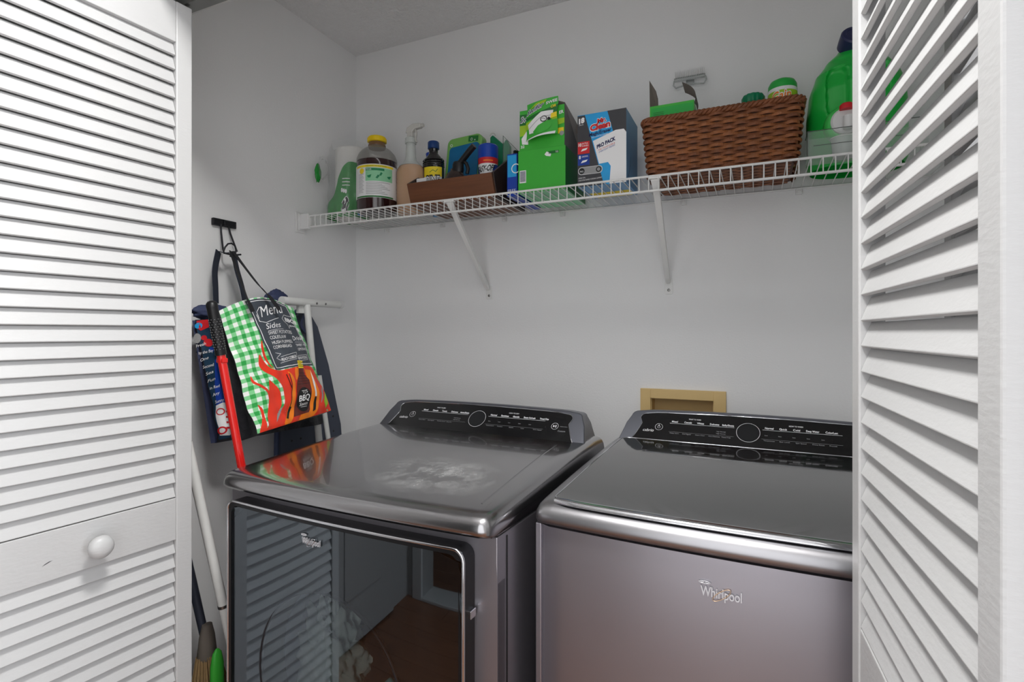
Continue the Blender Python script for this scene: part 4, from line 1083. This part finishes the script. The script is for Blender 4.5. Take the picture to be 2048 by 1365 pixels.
# things in the caddy
wx = MB().box(.463, .502, -.258, -.222, .0, .088).build('white_sponge_block', 'white', None, bevel=.003)
wx.location = (0, .012, ZC2); tag(wx, 'white foam block at the left end of the wooden caddy', 'sponge')
pn = thing('pine_cleaner_bottle', 'black bottle with blue cap and yellow-topped label in the wooden caddy', 'bottle', (.458, -.135, ZC2+.004))
MB().lathe([(.034, 0), (.039, .005), (.040, .015), (.040, .155), (.037, .172), (.028, .188), (.017, .200), (.0165, .212), (.018, .214), (.018, .218)], 36, sy=.8, c=(.003, 0, 0)).build('bottle_body', 'blackbottle', pn, smooth=50)
for k in range(4): MB().lathe([(.0402, .150+.008*k-.0*k), (.0415-.0007*k, .153+.008*k), (.0395-.001*k, .156+.008*k)], 36, sy=.8, c=(.003, 0, 0), cap=False).build('shoulder_ridge', 'blackbottle', pn, smooth=50)
MB().lathe([(.018, .217), (.0205, .218), (.0205, .240), (.018, .243)], 28, c=(.003, 0, 0)).build('cap', 'dkblue', pn, smooth=40)
PN = Print(cylmap(.003, 0, .041, 0, math.radians(-66)), step=.012, base=.0004)
fo = PN.fn; PN.fn = lambda a, b, o: (fo(a, b, o)[0], (fo(a, b, o)[1])*.82, fo(a, b, o)[2])
PN.rect(-.036, .03, .036, .142, 'whiteink', 0); PN.rect(-.036, .112, .036, .146, 'yellowink', 1)
PN.text('PINE', (-.026, .080), (.027, .082), (0, .034), 'blackink', 2, bold=.07); PN.text('PINE', (-.024, .082), (.025, .084), (0, .030), 'whiteink', 3, bold=.01)
PN.line([(-.012, .126), (0, .134), (.010, .128), (.018, .138)], .002, 'green2', 2)
PN.poly([(-.014, .108), (-.011, .100), (-.008, .108), (-.011, .118)], 'brownink', 3)
PN.build('label_print', pn)
# green-blue wipes pack
wp = thing('wipes_pack', 'green-edged blue plastic wipes pack standing in the wooden caddy', 'pack', (.482, -.115, ZC2+.002))
wp.rotation_euler = (math.radians(-3), math.radians(4), 0)
def rr2(x0, x1, z0, z1, r, tilt=0):
    pts = []
    for (cx, cz, a0) in ((x1-r, z1-r+tilt, 0), (x0+r, z1-r, 90), (x0+r, z0+r, 180), (x1-r, z0+r, 270)):
        for k in range(6):
            a = math.radians(a0+18*k); pts.append((cx+r*math.cos(a), cz+r*math.sin(a)))
    return pts
M['palelime'] = mat('lime_translucent_shell', (120, 176, 92), .25); M['tealb'] = mat('blue_teal_pack', (26, 104, 150), .25, var=.2, vscale=12)
MB().prism(rr2(0, .138, 0, .262, .022, .012), 0, .040, lambda a, b, h: (a, h, b)).build('pack_shell', 'palelime', wp, bevel=.004)
MB().prism(rr2(.014, .132, .008, .228, .014, .014), -.006, .002, lambda a, b, h: (a, h, b)).build('blue_window', 'tealb', wp, bevel=.002)
pz = Print(face_xz(-.0004), base=.0004)
pz.rect(.085, .246, .124, .266, 'green2'); pz.text('O', (.094, .249), (.102, .249), (0, .010), 'whiteink', 1); pz.text('z', (.108, .249), (.114, .249), (0, .007), 'whiteink', 1)
pz.build('pack_print', wp); pz = Print(face_xz(-.0004), base=.0004)
pz.ring(.018, .236, .005, .0014, 'whiteink', 1); pz.build('round_mark', wp)
bk = thing('green_pouch', 'green pouch peeking up behind the spray can in the caddy', 'pouch', (.655, -.075, ZC2))
MB().prism([(0, 0), (.075, 0), (.075, .215), (.062, .240), (.050, .225), (.010, .262), (0, .255)], 0, .02, lambda a, b, h: (a, h, b)).build('pouch_body', 'teal', bk, bevel=.003)
MB().tube([(.006+.010*math.cos(a/8*PI), .01, .262+.010*math.sin(a/8*PI)) for a in range(9)], .0018, 6).build('pouch_loop', 'frostw', bk)
# black trigger bottle
bt = thing('black_spray_bottle', 'smoked dark trigger bottle leaning in the caddy in front of the blue-capped can', 'bottle', (.590, -.205, ZC2+.010))
MB().lathe([(.040, 0), (.043, .01), (.042, .065), (.030, .090), (.018, .098), (.016, .106)], 32, sy=.7).build('bottle_body', film('smoked_plastic', (60, 48, 44), .9, .1), bt, smooth=50)
hd = MB().lathe([(.018, .092), (.020, .10), (.020, .118), (.016, .128)], 24, sy=.8, c=(.012, 0, 0))
hd.tube([(.014, 0, .118), (.040, -.004, .140), (.062, -.008, .158), (.078, -.010, .170)], .011, 12, flat=(.010, .011), up=(0, 1, 0))
hd.build('spray_head', 'black', bt, smooth=60)
MB().tube([(.030, 0, .130), (.044, 0, .118), (.050, 0, .100), (.046, 0, .085)], .006, 10).build('trigger', 'black', bt, smooth=60)
# aerosol can
cn = thing('aerosol_can', 'blue, red and white aerosol can with bright blue cap in the wooden caddy', 'spray can', (.686, -.150, ZC2))
MB().lathe([(.030, 0), (.033, .003), (.033, .142), (.034, .146), (.034, .150)], 36, mis=[0, 0, 1, 1]).build('can_body', ['whiteink', 'redink'], cn, smooth=40)
MB().lathe([(.0345, .150), (.0345, .192), (.030, .197)], 36).build('cap', 'blue', cn, smooth=40)
PA = Print(cylmap(0, 0, .0332, 0, math.radians(-70)), step=.01, base=.0003)
PA.rect(-.050, .130, .050, .148, 'redink'); PA.rect(-.012, .137, .020, .141, 'orangeink', 1)
PA.poly([(.018, .01), (.050, .01), (.050, .128), (.030, .128), (.022, .118), (.034, .104), (.020, .09), (.036, .075), (.020, .06)], 'blueink')
PA.poly([(-.05, .01), (-.02, .01), (-.03, .05), (-.022, .08), (-.034, .12), (-.05, .125)], 'blueink')
PA.text('EASY-OFF', (-.040, .100), (.026, .106), (.004, .020), 'blackink', 2, bold=.02, shear=.2)
PA.poly([(-.01, .072), (.010, .080), (.018, .078), (.0, .066)], 'redink', 2)
PA.rect(-.03, .040, .015, .046, 'redink', 2)
PA.build('can_print', cn)
# blister pack with razor
bl = thing('blister_pack', 'clear blister pack with a black handled tool, leaning at the caddy end', 'packaging', (.752, -.170, ZC2))
bl.rotation_euler = (0, 0, math.radians(58))
MB().prism([(0, 0.02), (.10, 0.02), (.10, .150), (0, .215)], 0, .003, lambda a, b, h: (a, h, b)).build('clear_shell', 'clear', bl)
MB().tube([(0, .0015, .02), (0, .0015, .215), (.10, .0015, .150)], .0011, 6).build('shell_edge', 'clearedge', bl)
MB().tube([(.028, -.006, .13), (.034, -.008, .155), (.046, -.010, .165)], .006, 8).box(.036, .072, -.013, -.003, .152, .172).build('tool', 'black', bl, bevel=.002)
MB().cyl((.085, -.004, .115), (.085, .0, .115), .009, 14).build('orange_tag', 'orangeink', bl)

# thin blue box
tb = thing('thin_blue_box', 'thin blue carton standing between the wooden caddy and green box', 'box', (.800, -.245, Z))
MB().box(0, .034, .0, .20, 0, .132).build('carton', 'blue', tb, bevel=.001)
pq = Print(face_xz(0), base=.0004); pq.rect(.002, .060, .032, .128, 'cyan'); pq.ring(.030, .085, .015, .003, 'whiteink', 1); pq.text('FREE', (.003, .012), (.030, .012), (0, .010), 'whiteink', 1)
pq.build('carton_print', tb)

# green duster box with torn open flap
gx = thing('green_cloth_box', 'tall bright green carton with torn open front flap, next to the blue box', 'box', (.848, -.268, Z))
gx.rotation_euler = (0, 0, math.radians(1))
w_ = .150; dp = .215; h1 = .128; h2 = .268
MB().box(0, w_, 0, dp, 0, h1, mf=[2, 3, 0, 1, 0, 0]).build('lower_carton', ['green', 'green2', 'palegreen', 'char'], gx, bevel=.0008)
up_ = MB(); t = .0015
up_.box(.004, w_-.004, .003, .003+t, h1, h2-.018); up_.box(.004, .004+t, .003, dp, h1-.02, h2-.03)
up_.box(.004, w_-.004, dp-t, dp, h1, h2-.02)
up_.build('upper_carton', 'green', gx)
M['boxin'] = mat('carton_inside', (126, 122, 118), .8)
up2 = MB().add([(w_-.004, .003, h1), (w_-.004, dp-.01, h1-.0), (w_-.004, dp-.05, h1+.06), (w_+.010, .075, h2-.050), (w_-.004, .003, h2-.012)], [(0, 1, 2, 3, 4)])
up2.build('torn_side', 'boxin', gx)
MB().add([(w_-.030, .004, h2-.002), (w_-.008, .02, h2-.006), (w_+.020, .105, h2-.072), (w_+.006, .105, h2-.075), (w_-.030, .05, h2-.030)], [(0, 1, 2, 3, 4)]).build('top_flap', 'kraft', gx)
# torn tongue with print, bulging forward
def tong(u, v, o=0):
    x = .030+.098*u-.006*v*0; z = .150+(h2-.006-.150)*v+.012*u; y = -.004-.016*math.sin(PI*u)*(1-v*.6)-.006*(1-v)-o
    return Vector((x+(.002*math.sin(v*9)), y, z))
TG = MB().grid(lambda u, v: tong(u, v), 14, 14).build('torn_tongue', 'green', gx, smooth=60)
pt = Print(lambda a, b, o: tong(a, b, o), step=.09, base=.0006)
pt.poly([(0, .55), (1, .55), (1, .78), (.62, .70), (0, .62)], 'green2', 0)
pt.poly([(0, .30), (1, .40), (1, .58), (.4, .52), (0, .50)], 'lime', 0)
pt.poly([(.08, .42), (.52, .66), (.89, .64), (.88, .47), (.50, .28), (.26, .14), (.10, .16)], 'whiteink', 1)
pt.poly([(.10, .30), (.50, .50), (.88, .52), (.88, .505), (.50, .485), (.10, .285)], 'greyink', 2)
pt.poly([(.24, .17), (.42, .30), (.86, .42), (.84, .24), (.72, .12), (.48, .07), (.32, .10)], 'green', 2)
pt.poly([(.03, .02), (.95, .07), (.94, .0), (.03, .0)], 'whiteink', 1)
pt.ring(.62, .44, .105, .025, 'blackink', 3, ry=.085); pt.circ(.62, .44, .08, 'whiteink', 3, ry=.065); pt.line([(.56, .44), (.60, .47), (.65, .42), (.68, .46)], .02, 'greyink', 4); pt.poly([(.73, .38), (.82, .38), (.82, .43), (.775, .47), (.73, .43)], 'blackink', 4)
pt.poly([(.82, .42), (1, .45), (1, .58), (.84, .55)], 'yellowink', 3)
pt.poly([(.02, .80), (.30, .95), (.66, .97), (.60, .90), (.28, .88)], 'lime', 1)
pt.text('Swiffer', (.01, .67), (.58, .80), (0, .14), 'whiteink', 2, bold=.06, shear=.25); pt.text('Swiffer', (.02, .68), (.57, .805), (0, .125), 'navyink', 3, bold=.01, shear=.25)
pt.text('SWEE', (.64, .82), (.98, .86), (0, .075), 'whiteink', 3, bold=.03); pt.text('OR', (.80, .70), (.96, .72), (0, .07), 'yellowink', 3, bold=.03)
pt.build('tongue_print', TG)
pu = Print(face_xz(.003), base=.0005)
pu.poly([(.004, .205), (.03, .205), (.03, .238), (.004, .238)], 'green2'); pu.poly([(.004, .172), (w_-.004, .195), (w_-.004, .210), (.004, .205)], 'lime')
pu.poly([(.010, .165), (.030, .190), (.032, .145), (.012, .148)], 'whiteink', 1)
pu.text('Sw', (.006, .212), (.034, .216), (0, .018), 'whiteink', 2, bold=.05, shear=.2); pu.text('Sw', (.0065, .213), (.033, .2165), (0, .016), 'navyink', 3, shear=.2)
pu.text('ER', (w_-.020, .222), (w_-.006, .224), (0, .009), 'whiteink', 2, bold=.03); pu.rect(w_-.024, .165, w_-.006, .182, 'yellowink', 1); pu.circ(w_-.012, .165, .007, 'greyink', 2)
pu.text('32', (.008, .136), (.020, .137), (0, .008), 'whiteink', 2, bold=.03)
pu.build('upper_print', gx)
pl_ = Print(face_xz(0), base=.0005)
pl_.rect(.005, .030, .026, .068, 'whiteink')
for k in range(14): pl_.rect(.007, .034+.0023*k, .024, .0352+.0023*k, 'navyink', 1)
pl_.build('barcode_label', gx); pl_ = Print(face_xz(0), base=.0005)
pl_.poly([(.085, .108), (.092, .116), (.106, .108), (.104, .100), (.090, .103)], 'whiteink'); pl_.rect(.098, .108, .130, .116, 'green2'); pl_.text('52', (.120, .1095), (.128, .1095), (0, .005), 'whiteink', 1)
pl_.build('badge_print', gx)

# blue eraser box (no mascot)
ex = thing('blue_eraser_box', 'tall cyan and charcoal sponge carton lettered in red, beside the wicker basket', 'box', (1.034, -.262, Z))
we, de, he = .142, .155, .208
MB().box(0, we, 0, de, 0, he, mf=[1, 1, 0, 1, 0, 1]).build('carton', ['cyan', 'cyan2', 'yellowink', 'char'], ex, bevel=.0008)
pbt = Print(lambda a, b, o: (a, b, -o), base=.0002); pbt.poly([(.01, .085), (.135, .085), (.138, .12), (.128, .150), (.02, .150)], 'yellowink'); pbt.build('base_print', ex)
pe = Print(face_xz(0), base=.0004)
pe.poly([(0, .0), (.078, .0), (.022, .206), (0, .206)], 'char'); pe.poly([(.088, .208), (we, .208), (we, .10), (.112, .12)], 'char')
pe.text('18', (.004, .183), (.021, .186), (0, .014), 'whiteink', 1, bold=.06); pe.text('PACK', (.005, .177), (.018, .178), (0, .0035), 'whiteink', 1)
pe.text('Mr.', (.058, .176), (.086, .180), (0, .013), 'whiteink', 1, bold=.10); pe.text('Mr.', (.059, .1765), (.085, .180), (0, .012), 'redink', 2, bold=.05)
pe.text('Clean', (.036, .156), (.098, .163), (0, .018), 'whiteink', 1, bold=.10); pe.text('Clean', (.0375, .157), (.0965, .1635), (0, .0165), 'redink', 2, bold=.05)
pe.text('MagicEraser', (.034, .142), (.100, .150), (0, .010), 'navyink', 1, bold=.03); pe.text('MULTI-PURPOSE CLEANER', (.042, .136), (.090, .1415), (0, .0035), 'whiteink', 1)
pe.rect(.001, .095, .036, .130, 'redink', 1); pe.text('10', (.003, .117), (.012, .117), (0, .009), 'whiteink', 2, bold=.04); pe.text('EXTRA', (.014, .122), (.032, .122), (0, .0045), 'whiteink', 2); pe.text('DURABLE', (.014, .1155), (.033, .1155), (0, .0045), 'whiteink', 2)
pe.poly([(.010, .102), (.026, .105), (.031, .111), (.015, .109)], 'whiteink', 2)
pe.rect(.001, .062, .036, .093, 'blueink', 1); pe.text('8', (.004, .081), (.010, .081), (0, .009), 'whiteink', 2, bold=.04); pe.text('ORIGINAL', (.013, .084), (.032, .085), (0, .0045), 'whiteink', 2)
pe.poly([(.010, .068), (.026, .071), (.031, .077), (.015, .075)], 'whiteink', 2)
pe.poly([(.046, .128), (.112, .150), (.135, .150), (we, .140), (we, .0), (.094, .0), (.098, .05), (.090, .062), (.064, .060)], 'whiteink', 1)
pe.text('PRO PACK', (.058, .104), (.112, .122), (-.001, .010), 'navyink', 2, bold=.05); pe.text('FOR TOUGH JOBS &', (.062, .097), (.110, .112), (0, .0045), 'redink', 2); pe.text('EVERYDAY MESSES', (.064, .091), (.110, .106), (0, .0045), 'blueink', 2)
pe.poly(rr2(.002, .074, .034, .056, .010), 'whiteink', 2); pe.poly(rr2(.003, .073, .035, .055, .0095), 'greyink', 3)
pe.circ(.013, .045, .0085, 'blackink', 4); pe.text('PRO', (.008, .041), (.018, .041), (0, .005), 'whiteink', 5); pe.ring(.063, .045, .008, .003, 'blackink', 4)
pe.text('18 PADS TOTAL', (.003, .023), (.024, .0235), (0, .004), 'whiteink', 1); pe.text('9 PRO EXTRA DURABLE 9 ORIGINAL CLEANING', (.003, .016), (.072, .019), (0, .004), 'whiteink', 1)
pe.build('carton_print', ex)
pb_ = Print(lambda a, b, o: (we+o, a, b), base=.0005); pb_.line([(.025, .02), (.05, .06), (.052, .085)], .002, 'navyink'); pb_.build('side_print', ex)

# wicker basket
wk = thing('wicker_basket', 'brown woven wicker basket on the right half of the wire shelf', 'basket', (1.418, -.155, Z))
BW, BD, BH = .196, .118, .158
def perim(s, z, amp=0, k=1):
    """rounded rectangle perimeter, s in [0,1)"""
    tp = .93+.07*z/BH; hw, hd, r = BW*tp, BD*tp, .022
    Ls = [2*(hd-r), PI*r/2, 2*(hw-r), PI*r/2]*2; tot = sum(Ls); d = (s % 1)*tot
    # start at right-front corner going back
    segs = [((hw, -(hd-r)), (0, 1)), None, ((hw-r, hd), (-1, 0)), None, ((-hw, hd-r), (0, -1)), None, ((-(hw-r), -hd), (1, 0)), None]
    cs = [None, ((hw-r, hd-r), 0), None, ((-(hw-r), hd-r), 90), None, ((-(hw-r), -(hd-r)), 180), None, ((hw-r, -(hd-r)), 270)]
    for i in range(8):
        if d <= Ls[i] or i == 7:
            if segs[i]:
                p, dr = segs[i]; x, y = p[0]+dr[0]*d, p[1]+dr[1]*d; nx, ny = dr[1], -dr[0]
            else:
                c, a0 = cs[i]; a = math.radians(a0)+d/r; nx, ny = math.cos(a), math.sin(a); x, y = c[0]+r*nx, c[1]+r*ny
            return Vector((x+nx*amp, y+ny*amp, z)), tot
        d -= Ls[i]
NS = 40   # stakes
ROWS = 18; rp = (BH-.012)/ROWS
random.seed(11)
M['wick2'] = mat('wicker_light', (142, 86, 48), .5, var=.5, vscale=30, bump=.3, bscale=120)
for r_ in range(ROWS):
    pts = []; nn = NS*6
    for k in range(nn):
        s = k/nn; ph = (r_ % 2)*PI
        amp = .0052*math.cos(PI*NS*s+ph)
        z = .006+rp*(r_+.5)+.0010*noise.noise(Vector((s*30, r_, 0)))
        pts.append(perim(s, z, amp)[0])
    m = MB().tube(pts, 0, 6, closed=True, up=(0, 0, 1), flat=(.0026, rp*.56))
    m.build('woven_strand', ('wicker', 'wick2')[(r_//2) % 2], wk, smooth=60)
for k in range(NS):
    a = perim((k+.5)/NS, .002, -.0)[0]; b = perim((k+.5)/NS, BH-.006, 0)[0]
    MB().cyl(a, b, .0019, 6).build('stake', 'wickerdk', wk, smooth=60)
rim = []; tr = MB()
for q in range(3):
    pts = []
    for k in range(300):
        s = k/300; a = 2*PI*(34*s+q/3); c, _ = perim(s, BH-.001); n_ = (perim(s, BH, .01)[0]-perim(s, BH, 0)[0]).normalized()
        pts.append(c+n_*.0050*math.cos(a)+Vector((0, 0, .0050*math.sin(a))))
    tr.tube(pts, .0042, 6, closed=True)
tr.build('braided_rim', 'wicker', wk, smooth=60)
li = MB(); pts0 = [perim(k/60, .005, -.006)[0] for k in range(60)]; pts1 = [perim(k/60, BH-.01, -.006)[0] for k in range(60)]
li.add(pts0+pts1, [(k, (k+1) % 60, 60+(k+1) % 60, 60+k) for k in range(60)]+[tuple(range(60))]); li.build('liner', 'wickerdk', wk, smooth=60)
for k in range(15):
    y = -.102+.0145*k
    pts = [(x_*.01, y, .0022+.0012*math.cos(x_*1.1+k*PI)) for x_ in range(-17, 18)]
    MB().tube(pts, 0, 6, up=(0, 0, 1), flat=(.0066, .0014)).build('base_strand', ('wicker', 'wick2')[k % 2], wk, smooth=60)
ZB = Z+.006
# open green box in basket
gi = thing('open_green_box', 'opened green and white carton standing in the wicker basket', 'box', (1.236, -.235, ZB+.022))
gi.rotation_euler = (0, 0, 0)
MB().box(0, .118, 0, .10, 0, .182).build('carton', ['green'], gi, bevel=.0008)
M['green3'] = mat('vivid_green', (36, 168, 66), .4)
MB().box(.004, .116, -.001, .0, .12, .175).build('front_face', 'green3', gi)
MB().add([(.008, .002, .1825), (.117, .002, .1825), (.117, .095, .204), (.008, .098, .216)], [(0, 1, 2, 3)]).build('white_insert', 'white', gi)
MB().add([(0, 0, .178), (.016, .05, .178), (.014, .052, .222), (.012, .030, .236), (-.002, .004, .258)], [(0, 1, 2, 3, 4)]).build('left_flap', 'kraft', gi)
cv = lambda u, v: Vector((.119-.034*v**2+.006*math.sin(PI*v), .01+.075*u, .182+.070*v-.012*v*v))
MB().grid(lambda u, v: cv(u, v), 4, 10).build('right_flap', 'kraft', gi, smooth=60)
pgi = Print(face_xz(-.001), base=.0004)
for k in range(9): pgi.rect(.010, .125+.0045*k, .038, .1265+.0045*k, 'green2')
pgi.build('carton_print', gi)
# green canister with orange lettering
cc = thing('orange_lettered_canister', 'green canister with orange lettering sticking out of the wicker basket', 'canister', (1.572, -.150, ZB+.012))
MB().lathe([(.034, 0), (.036, .004), (.036, .200)], 32).build('canister_body', 'lime', cc, smooth=40)
MB().lathe([(.036, .200), (.0365, .208), (.035, .210)], 32).build('white_band', 'white', cc, smooth=40)
MB().lathe([(.0355, .209), (.035, .222), (.030, .232), (.018, .238), (.004, .239)], 32).build('lid', 'green3', cc, smooth=50)
pc = Print(cylmap(0, 0, .0362, 0, math.radians(-95)), step=.01, base=.0004)
pc.text('Gain', (-.026, .170), (.024, .176), (0, .026), 'whiteink', 0, bold=.07, shear=.15); pc.text('Gain', (-.025, .171), (.023, .1765), (0, .024), 'orangeink', 1, bold=.02, shear=.15)
pc.build('canister_print', cc)
tl = thing('teal_capped_bottle', 'bottle with ridged dark green cap just showing above the basket rim', 'bottle', (1.500, -.185, ZB+.020))
MB().lathe([(.026, 0), (.028, .004), (.028, .155), (.020, .168)], 28).build('bottle_body', 'green2', tl, smooth=40)
cap = []
m = MB(); vs = []
for z, r in ((.162, .024), (.166, .0275), (.182, .0275), (.187, .024), (.188, .004)):
    for k in range(48): a = 2*PI*k/48; q = r*(1+.05*math.cos(a*12)); vs.append((q*math.cos(a), q*math.sin(a), z))
fs = [(i*48+k, i*48+(k+1) % 48, (i+1)*48+(k+1) % 48, (i+1)*48+k) for i in range(4) for k in range(48)]+[tuple(4*48+k for k in range(48))]
m.add(vs, fs).build('ridged_cap', 'teal', tl, smooth=50)

# clear brush on wall
wbx = at_y(1380, 163, -.012)
cb = thing('clear_hanging_brush', 'small clear plastic brush with white bristles stuck on the wall above the basket', 'brush', (wbx.x, -.003, wbx.z))
M['clearh'] = mat('clear_handle_plastic', (206, 210, 208), .08, trans=.75)
MB().box(-.046, .046, -.026, -.012, .002, .012).build('brush_block', 'clearh', cb, bevel=.003)
pts = [(-.046, -.02, .004), (-.048, -.022, -.010), (-.040, -.024, -.020), (-.020, -.024, -.017), (0, -.024, -.013), (.022, -.024, -.017), (.042, -.024, -.020), (.049, -.022, -.008), (.046, -.02, .004)]
MB().tube(pts, .0024, 8).build('loop_handle', 'clearh', cb, smooth=60)
bb_ = MB(); 
for k in range(17):
    for q in range(2): x = -.042+.0052*k; bb_.cyl((x, -.022+.007*q, .011), (x*1.02, -.022+.007*q, .032), .0011, 5)
bb_.build('bristles', 'whiteplastic', cb, kind='stuff')
MB().box(-.012, .012, -.012, .001, -.006, .010).build('adhesive_hook', 'clearh', cb, bevel=.002)

# green detergent jug
gj = thing('green_detergent_jug', 'large green detergent jug with navy cap and white press tap at the right', 'detergent jug', (1.742, -.128, Z))
def jugf(u, v):
    prof = [(0, .104, .074), (.02, .112, .082), (.14, .112, .084), (.20, .106, .080), (.245, .092, .070), (.28, .068, .054), (.305, .042, .040), (.320, .030, .030), (.330, .0285, .0285)]
    z = .330*v
    for (za, wa, da), (zb_, wb_, db_) in zip(prof, prof[1:]):
        if za <= z <= zb_+1e-9:
            t = (z-za)/(zb_-za); t = t*t*(3-2*t)*.4+t*.6; hw = wa+(wb_-wa)*t; hd = da+(db_-da)*t; break
    a = 2*PI*u; e = 2.6 if z < .25 else 2.0
    c, s = math.cos(a), math.sin(a)
    x = hw*math.copysign(abs(c)**(2/e), c); y = hd*math.copysign(abs(s)**(2/e), s)
    # moulded grip recess on the front left
    gx_ = (x+.048)/.026; gz = (z-.185)/.070
    if s < 0:
        q = min(1, 1.6*max(0, 1-(abs(gx_)**3+abs(gz)**4))); y += .015*q*q*(3-2*q)
        gx2 = (x-.045)/.026; q = min(1, 1.6*max(0, 1-(abs(gx2)**3+abs(gz)**4))); y += .010*q*q*(3-2*q)
    return Vector((x, y, z))
MB().grid(jugf, 180, 100).build('jug_body', 'gbottle', gj, smooth=60)
Tc = Matrix.Translation((-.012, -.022, .318)) @ Matrix.Rotation(math.radians(12), 4, 'Z') @ Matrix.Rotation(math.radians(62), 4, 'X')
MB().lathe([(.030, -.010), (.031, .006), (.031, .026), (.028, .030), (.020, .0305), (.019, .029), (.007, .029), (.006, .031), (.001, .031)], 40, T=Tc).build('cap', 'navycap', gj, smooth=35)
Tt = Matrix.Translation((-.032, -.088, .098)) @ Matrix.Rotation(PI/2-.12, 4, 'X')
MB().lathe([(.048, -.020), (.046, -.004), (.040, .002), (.034, .004)], 40, T=Tt).build('tap_collar', 'gbottle2', gj, smooth=40)
tp = MB().lathe([(.034, .002), (.034, .010), (.030, .014), (.004, .0145)], 40, T=Tt).build('press_tap', 'whiteplastic', gj, smooth=35)
MB().lathe([(.012, .0), (.012, -.030), (.009, -.032)], 24, T=Matrix.Translation((-.030, -.116, .104))).build('spout', 'whiteplastic', tp, smooth=40)
MB().lathe([(.016, 0), (.016, .010), (.011, .015), (.002, .016)], 28, T=Matrix.Translation((-.032, -.104, .124)) , sy=.8).build('push_button', 'redink', tp, smooth=40)
# clear bin + cup
bn = thing('clear_storage_bin', 'low clear plastic bin on the shelf in front of the green jug', 'bin', (1.64, -.28, Z))
bw, bdh, bhh, t = .24, .04, .066, .002
m = MB().box(0, bw, 0, t, 0, bhh).box(0, t, 0, .064, 0, bhh).box(bw-t, bw, 0, .064, 0, bhh).box(0, bw, 0, .064, 0, t).box(0, bw, .062, .064, 0, bhh)
m.build('bin_walls', 'clear', bn)
MB().tube([(0, 0, 0), (0, 0, bhh), (bw, 0, bhh)], .0010, 6).tube([(0, 0, bhh), (0, .064, bhh)], .0010, 6).tube([(.012, -.0005, .030), (.20, -.0005, .030)], .0007, 6).build('bin_rim', 'clearedge', bn)
bn.location.x = 1.622
# jug must stand behind the front wall
mc = thing('measuring_cup', 'frosted measuring cup sitting in front of the press tap', 'cup', (1.702, -.247, Z+.0028))
MB().lathe([(.022, 0), (.024, .002), (.027, .040), (.029, .046), (.030, .047), (.028, .047), (.025, .040), (.022, .004), (.001, .004)], 32).build('cup_body', 'frost', mc, smooth=40)
MB().tube([(.0295*math.cos(2*PI*k/32), .0295*math.sin(2*PI*k/32), .0465) for k in range(32)], .0012, 6, closed=True).build('cup_rim', 'whiteplastic', mc, smooth=60)

# hall ceiling lamp
lm = thing('ceiling_lamp', 'round flush ceiling lamp in the hall above the closet doors', 'lamp', (1.15, -1.32, H))
MB().lathe([(.17, -.02), (.17, 0), (.001, 0)], 36, cap=False).build('lamp_base', 'whiteplastic', lm, smooth=40)
MB().lathe([(.155, -.02), (.15, -.045), (.10, -.06), (.001, -.065)], 36, cap=False).build('lamp_shade', 'glow', lm, smooth=60)
